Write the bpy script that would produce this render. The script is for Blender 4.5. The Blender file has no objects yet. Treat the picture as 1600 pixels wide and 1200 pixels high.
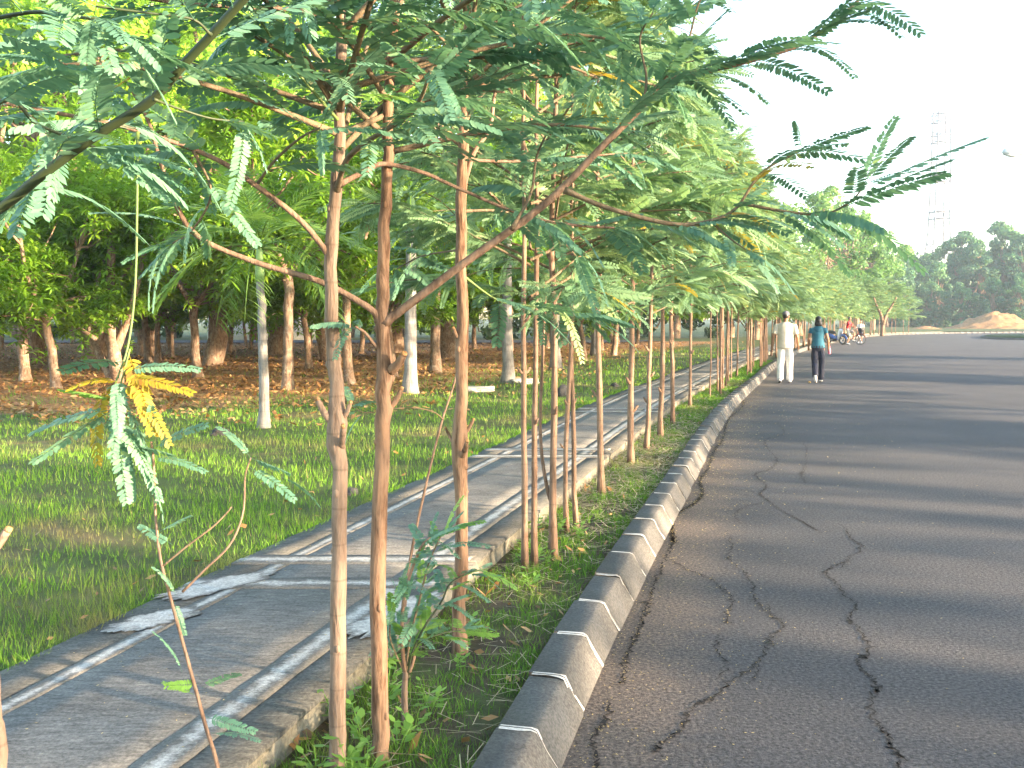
import bpy, bmesh, math, random
import numpy as np
from mathutils import Vector, Matrix, noise

# ------------------------------------------------------------------ camera, sky, sun, exposure
scene = bpy.context.scene
COL = scene.collection
H_CAM = 1.6
F_PX = 1556.0                       # focal length in photo pixels (1600 wide)
PITCH = math.atan(102.0 / F_PX)
cam_d = bpy.data.cameras.new("camera")
cam_d.sensor_width = 36.0
cam_d.lens = 36.0 * F_PX / 1600.0
cam_d.clip_start = 0.05
cam_d.clip_end = 3000.0
cam = bpy.data.objects.new("camera", cam_d)
COL.objects.link(cam)
cam.location = (0, 0, H_CAM)
cam.rotation_euler = (math.pi / 2 - PITCH, 0, 0)
scene.camera = cam

SUN_EL = math.radians(10.0)
SUN_AZ = (0.90, -0.44)              # ground direction towards the sun: right of and behind the camera
n_ = math.hypot(*SUN_AZ)
SUN_DIR = Vector((SUN_AZ[0] / n_ * math.cos(SUN_EL), SUN_AZ[1] / n_ * math.cos(SUN_EL), math.sin(SUN_EL)))
world = bpy.data.worlds.new("World")
scene.world = world
world.use_nodes = True
wt = world.node_tree
bg = wt.nodes["Background"]
sky = wt.nodes.new("ShaderNodeTexSky")
sky.sky_type = 'NISHITA'
sky.sun_disc = False
sky.sun_elevation = SUN_EL
sky.sun_rotation = math.atan2(SUN_DIR.x, SUN_DIR.y)
sky.altitude = 0.0
sky.air_density = 1.0
sky.dust_density = 0.7
sky.ozone_density = 1.0
hsv = wt.nodes.new("ShaderNodeHueSaturation")
hsv.inputs["Saturation"].default_value = 0.95
wt.links.new(sky.outputs[0], hsv.inputs["Color"])
wt.links.new(hsv.outputs[0], bg.inputs[0])
bg.inputs[1].default_value = 0.15

sun_d = bpy.data.lights.new("sun", 'SUN')
sun_d.energy = 5.0
sun_d.angle = math.radians(1.2)
sun_d.color = (1.0, 0.77, 0.52)
sun = bpy.data.objects.new("sun", sun_d)
COL.objects.link(sun)
sun.rotation_euler = SUN_DIR.to_track_quat('Z', 'Y').to_euler()

scene.view_settings.view_transform = 'Standard'
scene.view_settings.look = 'None'
scene.view_settings.gamma = 1.0
scene.view_settings.exposure = 2.72
scene.render.engine = 'CYCLES'
scene.cycles.max_bounces = 5
scene.cycles.diffuse_bounces = 2
scene.cycles.transmission_bounces = 3
scene.cycles.transparent_max_bounces = 4
scene.cycles.volume_bounces = 0
scene.cycles.sample_clamp_indirect = 6.0
scene.cycles.use_denoising = True
scene.cycles.use_adaptive_sampling = True
scene.cycles.adaptive_threshold = 0.025

# ------------------------------------------------------------------ helpers
HAZE = 0.0006
rng = np.random.default_rng(7)
random.seed(7)
_c, _s = math.cos(PITCH), math.sin(PITCH)


def at(px, py, z=0.0):
    """ground point seen at a photo pixel, on the level z"""
    x, u = (px - 800) / F_PX, (600 - py) / F_PX
    X, Y, Z = x, _c + u * _s, -_s + u * _c
    t = (z - H_CAM) / Z
    return Vector((X * t, Y * t, z))


def atd(px, py, Yw):
    """point at a photo pixel, at the distance Yw"""
    x, u = (px - 800) / F_PX, (600 - py) / F_PX
    X, Y, Z = x, _c + u * _s, -_s + u * _c
    t = Yw / Y
    return Vector((X * t, Yw, H_CAM + Z * t))


class MB:
    """collects faces and builds ONE mesh object"""
    def __init__(self):
        self.v, self.f3, self.f4, self.m3, self.m4, self.a, self.n = [], [], [], [], [], [], 0

    def add(self, verts, quads=None, tris=None, mi=0, a=0.5):
        verts = np.asarray(verts, dtype=np.float32).reshape(-1, 3)
        if quads is not None and len(quads):
            q = np.asarray(quads, dtype=np.int32).reshape(-1, 4) + self.n
            self.f4.append(q); self.m4.append(np.broadcast_to(np.asarray(mi, dtype=np.int32), (len(q),)))
        if tris is not None and len(tris):
            t = np.asarray(tris, dtype=np.int32).reshape(-1, 3) + self.n
            self.f3.append(t); self.m3.append(np.broadcast_to(np.asarray(mi, dtype=np.int32), (len(t),)))
        self.v.append(verts)
        self.a.append(np.broadcast_to(np.asarray(a, dtype=np.float32), (len(verts),)))
        self.n += len(verts)

    def tube(self, pts, rad, k=8, mi=0, a=0.5, cap=True):
        pts = np.asarray([tuple(p) for p in pts], dtype=float)
        n = len(pts)
        rad = np.broadcast_to(np.asarray(rad, dtype=float), (n,))
        tan = np.gradient(pts, axis=0)
        tan /= np.linalg.norm(tan, axis=1)[:, None] + 1e-12
        ref = np.array([0.0, 0.0, 1.0]) if abs(tan[0][2]) < 0.8 else np.array([1.0, 0.0, 0.0])
        V = []
        u = np.cross(tan[0], ref); u /= np.linalg.norm(u)
        ang = np.linspace(0, 2 * np.pi, k, endpoint=False)
        for i in range(n):
            u = u - tan[i] * np.dot(u, tan[i]); u /= np.linalg.norm(u) + 1e-12
            w = np.cross(tan[i], u)
            V.append(pts[i] + rad[i] * (np.cos(ang)[:, None] * u + np.sin(ang)[:, None] * w))
        V = np.concatenate(V)
        i0 = (np.arange(n - 1)[:, None] * k + np.arange(k)[None, :]).ravel()
        i1 = (np.arange(n - 1)[:, None] * k + (np.arange(k)[None, :] + 1) % k).ravel()
        Q = np.stack([i0, i1, i1 + k, i0 + k], 1)
        T = None
        if cap:
            V = np.concatenate([V, pts[:1], pts[-1:]])
            j = np.arange(k); jn = (j + 1) % k
            T = np.concatenate([np.stack([jn, j, np.full(k, n * k)], 1),
                                np.stack([j + (n - 1) * k, jn + (n - 1) * k, np.full(k, n * k + 1)], 1)])
        self.add(V, Q, T, mi, a)

    def box(self, c, d, rz=0.0, mi=0, a=0.5, taper=1.0):
        x, y, z = d[0] / 2, d[1] / 2, d[2] / 2
        V = np.array([(sx * x * (taper if sz > 0 else 1), sy * y * (taper if sz > 0 else 1), sz * z)
                      for sz in (-1, 1) for sx, sy in ((-1, -1), (1, -1), (1, 1), (-1, 1))])
        cs, sn = math.cos(rz), math.sin(rz)
        V = np.stack([V[:, 0] * cs - V[:, 1] * sn, V[:, 0] * sn + V[:, 1] * cs, V[:, 2]], 1) + np.asarray(tuple(c))
        Q = [(3, 2, 1, 0), (4, 5, 6, 7), (0, 1, 5, 4), (1, 2, 6, 5), (2, 3, 7, 6), (3, 0, 4, 7)]
        self.add(V, Q, None, mi, a)

    def ellipsoid(self, c, r, k=12, m=8, mi=0, a=0.5, rot=None):
        th = np.linspace(0, np.pi, m + 1)[1:-1]
        ph = np.linspace(0, 2 * np.pi, k, endpoint=False)
        V = np.array([(math.sin(t) * math.cos(p), math.sin(t) * math.sin(p), math.cos(t)) for t in th for p in ph] + [(0, 0, 1), (0, 0, -1)])
        V = V * np.asarray(r, dtype=float)
        if rot is not None:
            V = V @ np.asarray(rot.to_3x3()).T
        V = V + np.asarray(tuple(c))
        Q, T = [], []
        for i in range(m - 2):
            for j in range(k):
                Q.append((i * k + j, (i + 1) * k + j, (i + 1) * k + (j + 1) % k, i * k + (j + 1) % k))
        for j in range(k):
            T.append((len(V) - 2, j, (j + 1) % k))
            T.append((len(V) - 1, (m - 2) * k + (j + 1) % k, (m - 2) * k + j))
        self.add(V, Q, T, mi, a)

    def mesh(self, name, mats, smooth=False):
        me = bpy.data.meshes.new(name)
        v = np.concatenate(self.v) if self.v else np.zeros((0, 3), np.float32)
        f4 = np.concatenate(self.f4) if self.f4 else np.zeros((0, 4), np.int32)
        f3 = np.concatenate(self.f3) if self.f3 else np.zeros((0, 3), np.int32)
        me.vertices.add(len(v)); me.vertices.foreach_set("co", v.ravel())
        nl = f4.size + f3.size
        me.loops.add(nl)
        me.loops.foreach_set("vertex_index", np.concatenate([f4.ravel(), f3.ravel()]).astype(np.int32))
        npoly = len(f4) + len(f3)
        me.polygons.add(npoly)
        ls = np.concatenate([np.arange(len(f4)) * 4, f4.size + np.arange(len(f3)) * 3]).astype(np.int32)
        me.polygons.foreach_set("loop_start", ls)
        mi = np.concatenate((self.m4 or [np.zeros(0, np.int32)]) + (self.m3 or [np.zeros(0, np.int32)])).astype(np.int32)
        me.polygons.foreach_set("material_index", mi)
        if smooth:
            me.polygons.foreach_set("use_smooth", np.ones(npoly, dtype=bool))
        at_ = me.attributes.new("v", 'FLOAT', 'POINT')
        at_.data.foreach_set("value", np.concatenate(self.a).astype(np.float32))
        for m in (mats if isinstance(mats, (list, tuple)) else [mats]):
            me.materials.append(m)
        me.update(calc_edges=True)
        return me

    def build(self, name, mats, parent=None, smooth=False, loc=None):
        return link(name, self.mesh(name, mats, smooth), parent, loc)


def link(name, me, parent=None, loc=None):
    o = bpy.data.objects.new(name, me)
    COL.objects.link(o)
    if loc is not None:
        o.location = loc
    if parent is not None:
        o.parent = parent
    return o


def empty(name, loc=(0, 0, 0), rz=0.0):
    o = bpy.data.objects.new(name, None)
    COL.objects.link(o)
    o.location = loc
    o.rotation_euler = (0, 0, rz)
    o.empty_display_size = 0.2
    return o


def tag(o, label=None, cat=None, group=None, kind=None):
    if label: o["label"] = label
    if cat: o["category"] = cat
    if group: o["group"] = group
    if kind: o["kind"] = kind
    return o


def spline(pts, n):
    """Catmull-Rom through the points, n samples"""
    P = [np.asarray(tuple(p), dtype=float) for p in pts]
    P = [2 * P[0] - P[1]] + P + [2 * P[-1] - P[-2]]
    out = []
    m = len(P) - 3
    for i in range(n):
        t = i / (n - 1) * m
        k = min(int(t), m - 1); t -= k
        a, b, c, d = P[k:k + 4]
        out.append(0.5 * ((2 * b) + (-a + c) * t + (2 * a - 5 * b + 4 * c - d) * t * t + (-a + 3 * b - 3 * c + d) * t ** 3))
    return np.array(out)


# ------------------------------------------------------------------ materials
def nt(name):
    m = bpy.data.materials.new(name)
    m.use_nodes = True
    t = m.node_tree
    return m, t, t.nodes["Principled BSDF"], t.nodes["Material Output"]


def ramp(t, cols, fac=None, interp='LINEAR'):
    r = t.nodes.new("ShaderNodeValToRGB")
    r.color_ramp.interpolation = interp
    el = r.color_ramp.elements
    while len(el) < len(cols):
        el.new(0.5)
    for e, (p, c) in zip(el, cols):
        e.position = p
        e.color = (*c, 1) if len(c) == 3 else c
    if fac is not None:
        t.links.new(fac, r.inputs[0])
    return r.outputs[0]


def coords(t, kind='Object', scale=(1, 1, 1)):
    if kind == 'Position':
        src = t.nodes.new("ShaderNodeNewGeometry").outputs["Position"]
    else:
        src = t.nodes.new("ShaderNodeTexCoord").outputs[kind]
    mp = t.nodes.new("ShaderNodeMapping")
    mp.inputs["Scale"].default_value = scale
    t.links.new(src, mp.inputs[0])
    return mp.outputs[0]


def noi(t, vec, scale, detail=4.0, rough=0.55, dist=0.0):
    n = t.nodes.new("ShaderNodeTexNoise")
    n.inputs["Scale"].default_value = scale
    n.inputs["Detail"].default_value = detail
    n.inputs["Roughness"].default_value = rough
    n.inputs["Distortion"].default_value = dist
    t.links.new(vec, n.inputs["Vector"])
    return n.outputs[0]


def mix(t, fac, a, b, mode='MIX'):
    m = t.nodes.new("ShaderNodeMix")
    m.data_type = 'RGBA'
    m.blend_type = mode
    for sock, val in ((m.inputs[0], fac), (m.inputs[6], a), (m.inputs[7], b)):
        if isinstance(val, (int, float)):
            sock.default_value = val
        elif isinstance(val, tuple):
            sock.default_value = (*val, 1)
        else:
            t.links.new(val, sock)
    return m.outputs[2]


def bump(t, bs, height, strength=0.4, dist=0.01):
    b = t.nodes.new("ShaderNodeBump")
    b.inputs["Strength"].default_value = strength
    b.inputs["Distance"].default_value = dist
    t.links.new(height, b.inputs["Height"])
    t.links.new(b.outputs[0], bs.inputs["Normal"])


def plain(name, col, rough=0.6, metal=0.0, var=0.15, scale=8.0, coat=0.0):
    m, t, bs, _ = nt(name)
    v = noi(t, coords(t), scale, 3)
    lo = tuple(c * (1 - var) for c in col); hi = tuple(min(1, c * (1 + var)) for c in col)
    t.links.new(ramp(t, [(0.3, lo), (0.7, hi)], v), bs.inputs["Base Color"])
    bs.inputs["Roughness"].default_value = rough
    bs.inputs["Metallic"].default_value = metal
    bs.inputs["Coat Weight"].default_value = coat
    return m


def leafmat(name, cols, transl=0.35, tcol=(0.3, 0.45, 0.05), rough=0.5, objvar=0.25, spec=0.35):
    m, t, bs, out = nt(name)
    av = t.nodes.new("ShaderNodeAttribute"); av.attribute_name = "v"
    oi = t.nodes.new("ShaderNodeObjectInfo")
    add = t.nodes.new("ShaderNodeMath"); add.operation = 'MULTIPLY_ADD'
    sub = t.nodes.new("ShaderNodeMath"); sub.operation = 'SUBTRACT'; sub.inputs[1].default_value = 0.5
    t.links.new(oi.outputs["Random"], sub.inputs[0])
    t.links.new(sub.outputs[0], add.inputs[0]); add.inputs[1].default_value = objvar
    t.links.new(av.outputs["Fac"], add.inputs[2])
    c = ramp(t, cols, add.outputs[0])
    t.links.new(c, bs.inputs["Base Color"])
    bs.inputs["Roughness"].default_value = rough
    bs.inputs["Specular IOR Level"].default_value = spec
    tr = t.nodes.new("ShaderNodeBsdfTranslucent")
    t.links.new(mix(t, 1.0, c, tcol, 'MULTIPLY') if False else mix(t, 0.55, c, tcol), tr.inputs[0])
    ms = t.nodes.new("ShaderNodeMixShader"); ms.inputs[0].default_value = transl
    t.links.new(bs.outputs[0], ms.inputs[1]); t.links.new(tr.outputs[0], ms.inputs[2])
    t.links.new(ms.outputs[0], out.inputs[0])
    return m


def asphalt():
    m, t, bs, _ = nt("asphalt")
    p = coords(t, 'Position')
    big = noi(t, p, 0.45, 4, 0.6)
    fine = noi(t, p, 55, 4, 0.75)
    vo = t.nodes.new("ShaderNodeTexVoronoi"); vo.inputs["Scale"].default_value = 130
    t.links.new(p, vo.inputs["Vector"])
    base = ramp(t, [(0.3, (0.068, 0.064, 0.067)), (0.7, (0.100, 0.093, 0.095))], big)
    speck = ramp(t, [(0.36, (0.32, 0.32, 0.33)), (0.52, (0.95, 0.95, 0.95)), (0.64, (1.6, 1.55, 1.5)), (0.76, (2.6, 2.5, 2.4))], fine)
    c = mix(t, 1.0, base, speck, 'MULTIPLY')
    stone = ramp(t, [(0.0, (0, 0, 0)), (0.80, (0, 0, 0)), (0.95, (1, 1, 1))], noi(t, p, 60, 2, 0.5))
    c = mix(t, stone, c, (0.22, 0.19, 0.17))
    # gutter grit along the kerb: distance stored on the mesh
    av = t.nodes.new("ShaderNodeAttribute"); av.attribute_name = "v"
    n2 = noi(t, p, 6, 5, 0.65)
    add = t.nodes.new("ShaderNodeMath"); add.operation = 'MULTIPLY_ADD'
    t.links.new(n2, add.inputs[0]); add.inputs[1].default_value = 0.7
    t.links.new(av.outputs["Fac"], add.inputs[2])
    g = ramp(t, [(0.62, (0.8, 0.8, 0.8)), (0.98, (0, 0, 0))], add.outputs[0])
    c = mix(t, g, c, mix(t, 1.0, (0.15, 0.118, 0.098), speck, 'MULTIPLY'))
    t.links.new(c, bs.inputs["Base Color"])
    bs.inputs["Roughness"].default_value = 0.85
    bs.inputs["Specular IOR Level"].default_value = 0.35
    bump(t, bs, noi(t, p, 60, 4, 0.75), 1.0, 0.012)
    return m


def concrete(name, lo, hi, streak=True, speck=0.5, wear=None):
    m, t, bs, _ = nt(name)
    p = coords(t, 'Position')
    big = noi(t, p, 2.2, 6, 0.65, 0.4)
    c = ramp(t, [(0.28, lo), (0.72, hi)], big)
    if streak:
        ps = coords(t, 'Position', (11, 42, 11))
        st = noi(t, ps, 1.0, 6, 0.8)
        c = mix(t, 1.0, c, ramp(t, [(0.35, (0.55, 0.55, 0.55)), (0.55, (1, 1, 1)), (0.72, (1.55, 1.52, 1.46))], st), 'MULTIPLY')
    f = noi(t, p, 70, 3, 0.7)
    c = mix(t, speck, c, mix(t, 1.0, c, ramp(t, [(0.35, (0.4, 0.4, 0.4)), (0.65, (1.6, 1.55, 1.5))], f), 'MULTIPLY'))
    if wear:
        w = ramp(t, [(0.5, (0, 0, 0)), (0.66, (1, 1, 1))], noi(t, p, 5.5, 6, 0.7, 1.0))
        c = mix(t, w, c, wear)
    t.links.new(c, bs.inputs["Base Color"])
    bs.inputs["Roughness"].default_value = 0.9
    bs.inputs["Specular IOR Level"].default_value = 0.2
    bump(t, bs, f, 0.5, 0.006)
    return m


def worn_mortar():
    m, t, bs, _ = nt("pale_mortar")
    p = coords(t, 'Position')
    av = t.nodes.new("ShaderNodeAttribute"); av.attribute_name = "v"
    n1 = noi(t, p, 7, 6, 0.7, 0.6); n2 = noi(t, coords(t, 'Position', (22, 60, 22)), 1.0, 6, 0.8)
    s1 = t.nodes.new("ShaderNodeMath"); s1.operation = 'MULTIPLY_ADD'; t.links.new(n1, s1.inputs[0]); s1.inputs[1].default_value = 1.1; sv_ = t.nodes.new("ShaderNodeMath"); sv_.operation = 'MULTIPLY'; sv_.inputs[1].default_value = 0.62; t.links.new(av.outputs["Fac"], sv_.inputs[0]); t.links.new(sv_.outputs[0], s1.inputs[2])
    s2 = t.nodes.new("ShaderNodeMath"); s2.operation = 'MULTIPLY_ADD'; t.links.new(n2, s2.inputs[0]); s2.inputs[1].default_value = 0.9; t.links.new(s1.outputs[0], s2.inputs[2])
    fac = ramp(t, [(0.63, (0, 0, 0)), (0.80, (1, 1, 1))], half(t, s2.outputs[0]))
    under = ramp(t, [(0.28, (0.10, 0.097, 0.09)), (0.72, (0.19, 0.18, 0.167))], noi(t, p, 2.2, 6, 0.65, 0.4))
    pale = ramp(t, [(0.3, (0.36, 0.35, 0.33)), (0.7, (0.58, 0.57, 0.545))], noi(t, p, 16, 5, 0.7))
    f = noi(t, p, 70, 3, 0.7)
    c = mix(t, 1.0, mix(t, fac, under, pale), ramp(t, [(0.35, (0.7, 0.7, 0.7)), (0.65, (1.25, 1.24, 1.22))], f), 'MULTIPLY')
    t.links.new(c, bs.inputs["Base Color"])
    bs.inputs["Roughness"].default_value = 0.9
    bs.inputs["Specular IOR Level"].default_value = 0.2
    bump(t, bs, f, 0.5, 0.006)
    return m


def half(t, sock):
    d = t.nodes.new("ShaderNodeMath"); d.operation = 'MULTIPLY'; d.inputs[1].default_value = 0.5
    t.links.new(sock, d.inputs[0])
    return d.outputs[0]


def bark(name, lo, hi, ring=None, fiss=0.5, ringcol=(0.07, 0.045, 0.03), patch=None):
    m, t, bs, _ = nt(name)
    p = coords(t, 'Object')
    st = noi(t, coords(t, 'Object', (30, 30, 5)), 1.0, 5, 0.65, 0.3)
    bigv = noi(t, p, 3.5, 4, 0.6)
    c = ramp(t, [(0.25, lo), (0.75, hi)], bigv)
    c = mix(t, fiss, c, mix(t, 1.0, c, ramp(t, [(0.36, (0.35, 0.3, 0.27)), (0.52, (1, 1, 1)), (0.7, (1.35, 1.3, 1.25))], st), 'MULTIPLY'))
    h = st
    if ring:
        wv = t.nodes.new("ShaderNodeTexWave"); wv.bands_direction = 'Z'
        wv.inputs["Scale"].default_value = ring; wv.inputs["Distortion"].default_value = 1.6
        wv.inputs["Detail"].default_value = 3; wv.inputs["Detail Scale"].default_value = 1.0
        t.links.new(p, wv.inputs["Vector"])
        rr = ramp(t, [(0.985, (0, 0, 0)), (0.998, (1, 1, 1))], wv.outputs["Fac"])
        c = mix(t, mix(t, 0.70, rr, (0, 0, 0)), c, ringcol)
    if patch:
        w = ramp(t, [(0.52, (0, 0, 0)), (0.62, (1, 1, 1))], noi(t, p, 9, 5, 0.6, 0.5))
        c = mix(t, w, c, patch)
    t.links.new(c, bs.inputs["Base Color"])
    bs.inputs["Roughness"].default_value = 0.85
    bs.inputs["Specular IOR Level"].default_value = 0.2
    bump(t, bs, h, 0.9, 0.014)
    return m


def turf(name, soil=False, blade=False):
    """lawn / blade colour: the same patches of green, dry straw and leaf litter in world space"""
    m, t, bs, out = nt(name)
    p = coords(t, 'Position')
    dry = noi(t, p, 0.55, 5, 0.62, 0.4)
    mid = noi(t, p, 2.6, 4, 0.6)
    av = t.nodes.new("ShaderNodeAttribute"); av.attribute_name = "v"
    if blade:
        g = ramp(t, [(0.0, (0.06, 0.14, 0.012)), (0.5, (0.13, 0.28, 0.024)), (0.85, (0.23, 0.40, 0.045)), (1.0, (0.36, 0.31, 0.12))], av.outputs["Fac"])
        d = ramp(t, [(0.0, (0.16, 0.13, 0.05)), (1.0, (0.36, 0.30, 0.13))], av.outputs["Fac"])
    else:
        g = ramp(t, [(0.3, (0.05, 0.065, 0.018)), (0.7, (0.085, 0.12, 0.028))], mid)
        d = ramp(t, [(0.3, (0.13, 0.095, 0.045)), (0.7, (0.22, 0.165, 0.08))], mid)
    w = ramp(t, [(0.53, (0, 0, 0)), (0.69, (1, 1, 1))], dry)
    c = mix(t, w, g, d)
    if not blade and not soil:
        # fallen leaves: the mesh stores how far into the grove a point lies
        add = t.nodes.new("ShaderNodeMath"); add.operation = 'MULTIPLY_ADD'
        t.links.new(noi(t, p, 0.9, 5, 0.65), add.inputs[0]); add.inputs[1].default_value = 0.9
        t.links.new(av.outputs["Fac"], add.inputs[2])
        lw = ramp(t, [(0.75, (0, 0, 0)), (0.98, (1, 1, 1))], add.outputs[0])
        lit = ramp(t, [(0.3, (0.15, 0.075, 0.032)), (0.55, (0.33, 0.17, 0.07)), (0.75, (0.46, 0.27, 0.12))], noi(t, p, 9, 5, 0.75))
        c = mix(t, lw, c, lit)
    if soil:
        so = ramp(t, [(0.3, (0.045, 0.032, 0.022)), (0.7, (0.12, 0.085, 0.055))], noi(t, p, 14, 5, 0.7))
        c = mix(t, ramp(t, [(0.42, (1, 1, 1)), (0.6, (0.25, 0.25, 0.25))], noi(t, p, 3.2, 4, 0.6)), c, so)
    t.links.new(c, bs.inputs["Base Color"])
    bs.inputs["Roughness"].default_value = 0.8 if not blade else 0.55
    bs.inputs["Specular IOR Level"].default_value = 0.25
    if blade:
        tr = t.nodes.new("ShaderNodeBsdfTranslucent")
        t.links.new(c, tr.inputs[0])
        ms = t.nodes.new("ShaderNodeMixShader"); ms.inputs[0].default_value = 0.35
        t.links.new(bs.outputs[0], ms.inputs[1]); t.links.new(tr.outputs[0], ms.inputs[2])
        t.links.new(ms.outputs[0], out.inputs[0])
    else:
        bump(t, bs, noi(t, p, 30, 5, 0.7), 0.8, 0.03)
    return m


M = {}
M['asphalt'] = asphalt()
M['crack'] = plain("crack_dark", (0.010, 0.009, 0.009), 1.0)
M['slab'] = concrete("path_concrete", (0.13, 0.125, 0.119), (0.24, 0.23, 0.215))
M['edge'] = concrete("path_edge_concrete", (0.08, 0.077, 0.07), (0.165, 0.16, 0.145), streak=True)
M['mortar'] = worn_mortar()
M['pside'] = concrete("path_side", (0.10, 0.09, 0.065), (0.24, 0.22, 0.17), streak=False, wear=(0.30, 0.27, 0.21))
M['kerb'] = concrete("kerb_concrete", (0.09, 0.087, 0.083), (0.165, 0.158, 0.15), streak=False, speck=0.55)
M['kerb_top'] = concrete('kerb_top_dark', (0.085, 0.083, 0.080), (0.145, 0.14, 0.135), streak=False, speck=0.45)  # slightly darker concrete for the top faces
M['kmortar'] = concrete("kerb_mortar", (0.42, 0.41, 0.39), (0.66, 0.65, 0.62), streak=False, speck=0.3)
M['lawn'] = turf("lawn_turf")
M['verge'] = turf("verge_soil", soil=True)
M['blade'] = turf("grass_blades", blade=True)
M['bark_row'] = bark("young_smooth_bark", (0.185, 0.13, 0.098), (0.30, 0.215, 0.16), ring=2.6, fiss=0.7)
M['bark_rough'] = bark("young_fissured_bark", (0.18, 0.105, 0.068), (0.31, 0.20, 0.13), fiss=1.0)
M['bark_thin'] = bark("thin_stem_bark", (0.17, 0.108, 0.076), (0.29, 0.195, 0.14), ring=2.2, fiss=0.7)
M['cut'] = bark("cut_wood", (0.36, 0.17, 0.06), (0.52, 0.30, 0.13), fiss=0.8)
M['twig'] = bark("branch_bark", (0.13, 0.10, 0.065), (0.22, 0.16, 0.10), ring=4.0, fiss=0.4)
M['green_twig'] = plain("green_twig", (0.03, 0.045, 0.014), 0.6)
M['pale_twig'] = plain("pale_green_twig", (0.11, 0.17, 0.045), 0.6)
M['bark_grove'] = bark("grove_bark", (0.17, 0.11, 0.075), (0.32, 0.22, 0.15), fiss=0.9, patch=(0.30, 0.24, 0.18))
M['bark_palm'] = bark("palm_bark", (0.17, 0.16, 0.15), (0.32, 0.30, 0.28), ring=2.0, fiss=0.5, ringcol=(0.10, 0.09, 0.085))
M['palm_green'] = plain("palm_crownshaft", (0.20, 0.33, 0.10), 0.5)
M['leaf_row'] = leafmat("feather_leaf", [(0.0, (0.055, 0.135, 0.095)), (0.45, (0.115, 0.245, 0.165)), (0.8, (0.19, 0.35, 0.215)), (1.0, (0.30, 0.43, 0.16))], 0.32, (0.18, 0.38, 0.12))  # near crowns: cool shade tint mixed into the leaf's own blue-green
M['leaf_yellow'] = leafmat("yellowed_leaf", [(0.0, (0.16, 0.22, 0.03)), (0.35, (0.30, 0.24, 0.025)), (0.75, (0.42, 0.30, 0.035)), (1.0, (0.28, 0.14, 0.03))], 0.4, (0.7, 0.5, 0.05))
M['leaf_young'] = leafmat("fresh_leaf", [(0.0, (0.12, 0.26, 0.05)), (1.0, (0.24, 0.42, 0.08))], 0.4, (0.35, 0.6, 0.08))
M['leaf_mid'] = leafmat('feather_leaf_lit_tint', [(0.0, (0.07, 0.15, 0.08)), (0.5, (0.18, 0.31, 0.16)), (1.0, (0.38, 0.50, 0.21))], 0.36, (0.28, 0.46, 0.12))  # same leaf for the middle row, sunlight put into its colour
M['leaf_far'] = leafmat("feather_leaf_sun_tint", [(0.0, (0.07, 0.15, 0.075)), (0.5, (0.17, 0.29, 0.13)), (1.0, (0.33, 0.44, 0.18))], 0.35, (0.30, 0.45, 0.12))  # far copy of the leaf, sunlit tone painted into the colour
M['leaf_grove'] = leafmat("glossy_broad_leaf", [(0.0, (0.05, 0.12, 0.010)), (0.5, (0.15, 0.31, 0.024)), (1.0, (0.34, 0.52, 0.05))], 0.48, (0.36, 0.60, 0.04), rough=0.4)
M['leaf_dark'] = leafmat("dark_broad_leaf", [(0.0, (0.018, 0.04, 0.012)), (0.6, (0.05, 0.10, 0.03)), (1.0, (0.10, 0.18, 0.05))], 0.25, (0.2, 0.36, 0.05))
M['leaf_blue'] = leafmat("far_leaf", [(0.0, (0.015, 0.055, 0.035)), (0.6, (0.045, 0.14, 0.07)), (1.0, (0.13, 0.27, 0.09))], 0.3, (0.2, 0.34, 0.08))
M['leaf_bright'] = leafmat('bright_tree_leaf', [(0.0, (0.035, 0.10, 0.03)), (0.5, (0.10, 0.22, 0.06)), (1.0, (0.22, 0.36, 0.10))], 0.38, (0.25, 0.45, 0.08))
M['leaf_palm'] = leafmat("palm_leaf", [(0.0, (0.07, 0.15, 0.025)), (1.0, (0.20, 0.34, 0.06))], 0.35, (0.3, 0.5, 0.06))
M['litter'] = leafmat("fallen_leaf", [(0.0, (0.12, 0.06, 0.025)), (0.5, (0.33, 0.17, 0.06)), (1.0, (0.50, 0.31, 0.13))], 0.1, (0.5, 0.3, 0.1))
M['petal'] = leafmat("fallen_yellow_leaflet", [(0.0, (0.40, 0.27, 0.09)), (1.0, (0.68, 0.52, 0.22))], 0.1, (0.6, 0.4, 0.1))
M['straw'] = leafmat("dry_straw", [(0.0, (0.22, 0.17, 0.09)), (1.0, (0.50, 0.42, 0.27))], 0.1, (0.5, 0.4, 0.2))
M['earth'] = bark("orange_earth", (0.20, 0.115, 0.055), (0.38, 0.225, 0.11), fiss=0.8)
M['stone'] = concrete("pale_stone", (0.35, 0.33, 0.29), (0.58, 0.55, 0.49), streak=False)
M['dark_stone'] = concrete("dark_stone", (0.03, 0.03, 0.03), (0.09, 0.085, 0.08), streak=False)
M['steel'] = plain("galvanised_steel", (0.50, 0.50, 0.52), 0.5, 0.3)
M['tower_steel'] = plain("weathered_tower_steel", (0.16, 0.15, 0.18), 0.7)
M['lamp_shell'] = plain("lamp_shell", (0.62, 0.64, 0.66), 0.4)
M['wall'] = plain("white_wall", (0.74, 0.72, 0.68), 0.8)
M['rooftile'] = plain("roof_tile", (0.28, 0.10, 0.06), 0.8)
M['glass'] = plain("window_glass", (0.03, 0.035, 0.04), 0.1)

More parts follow.
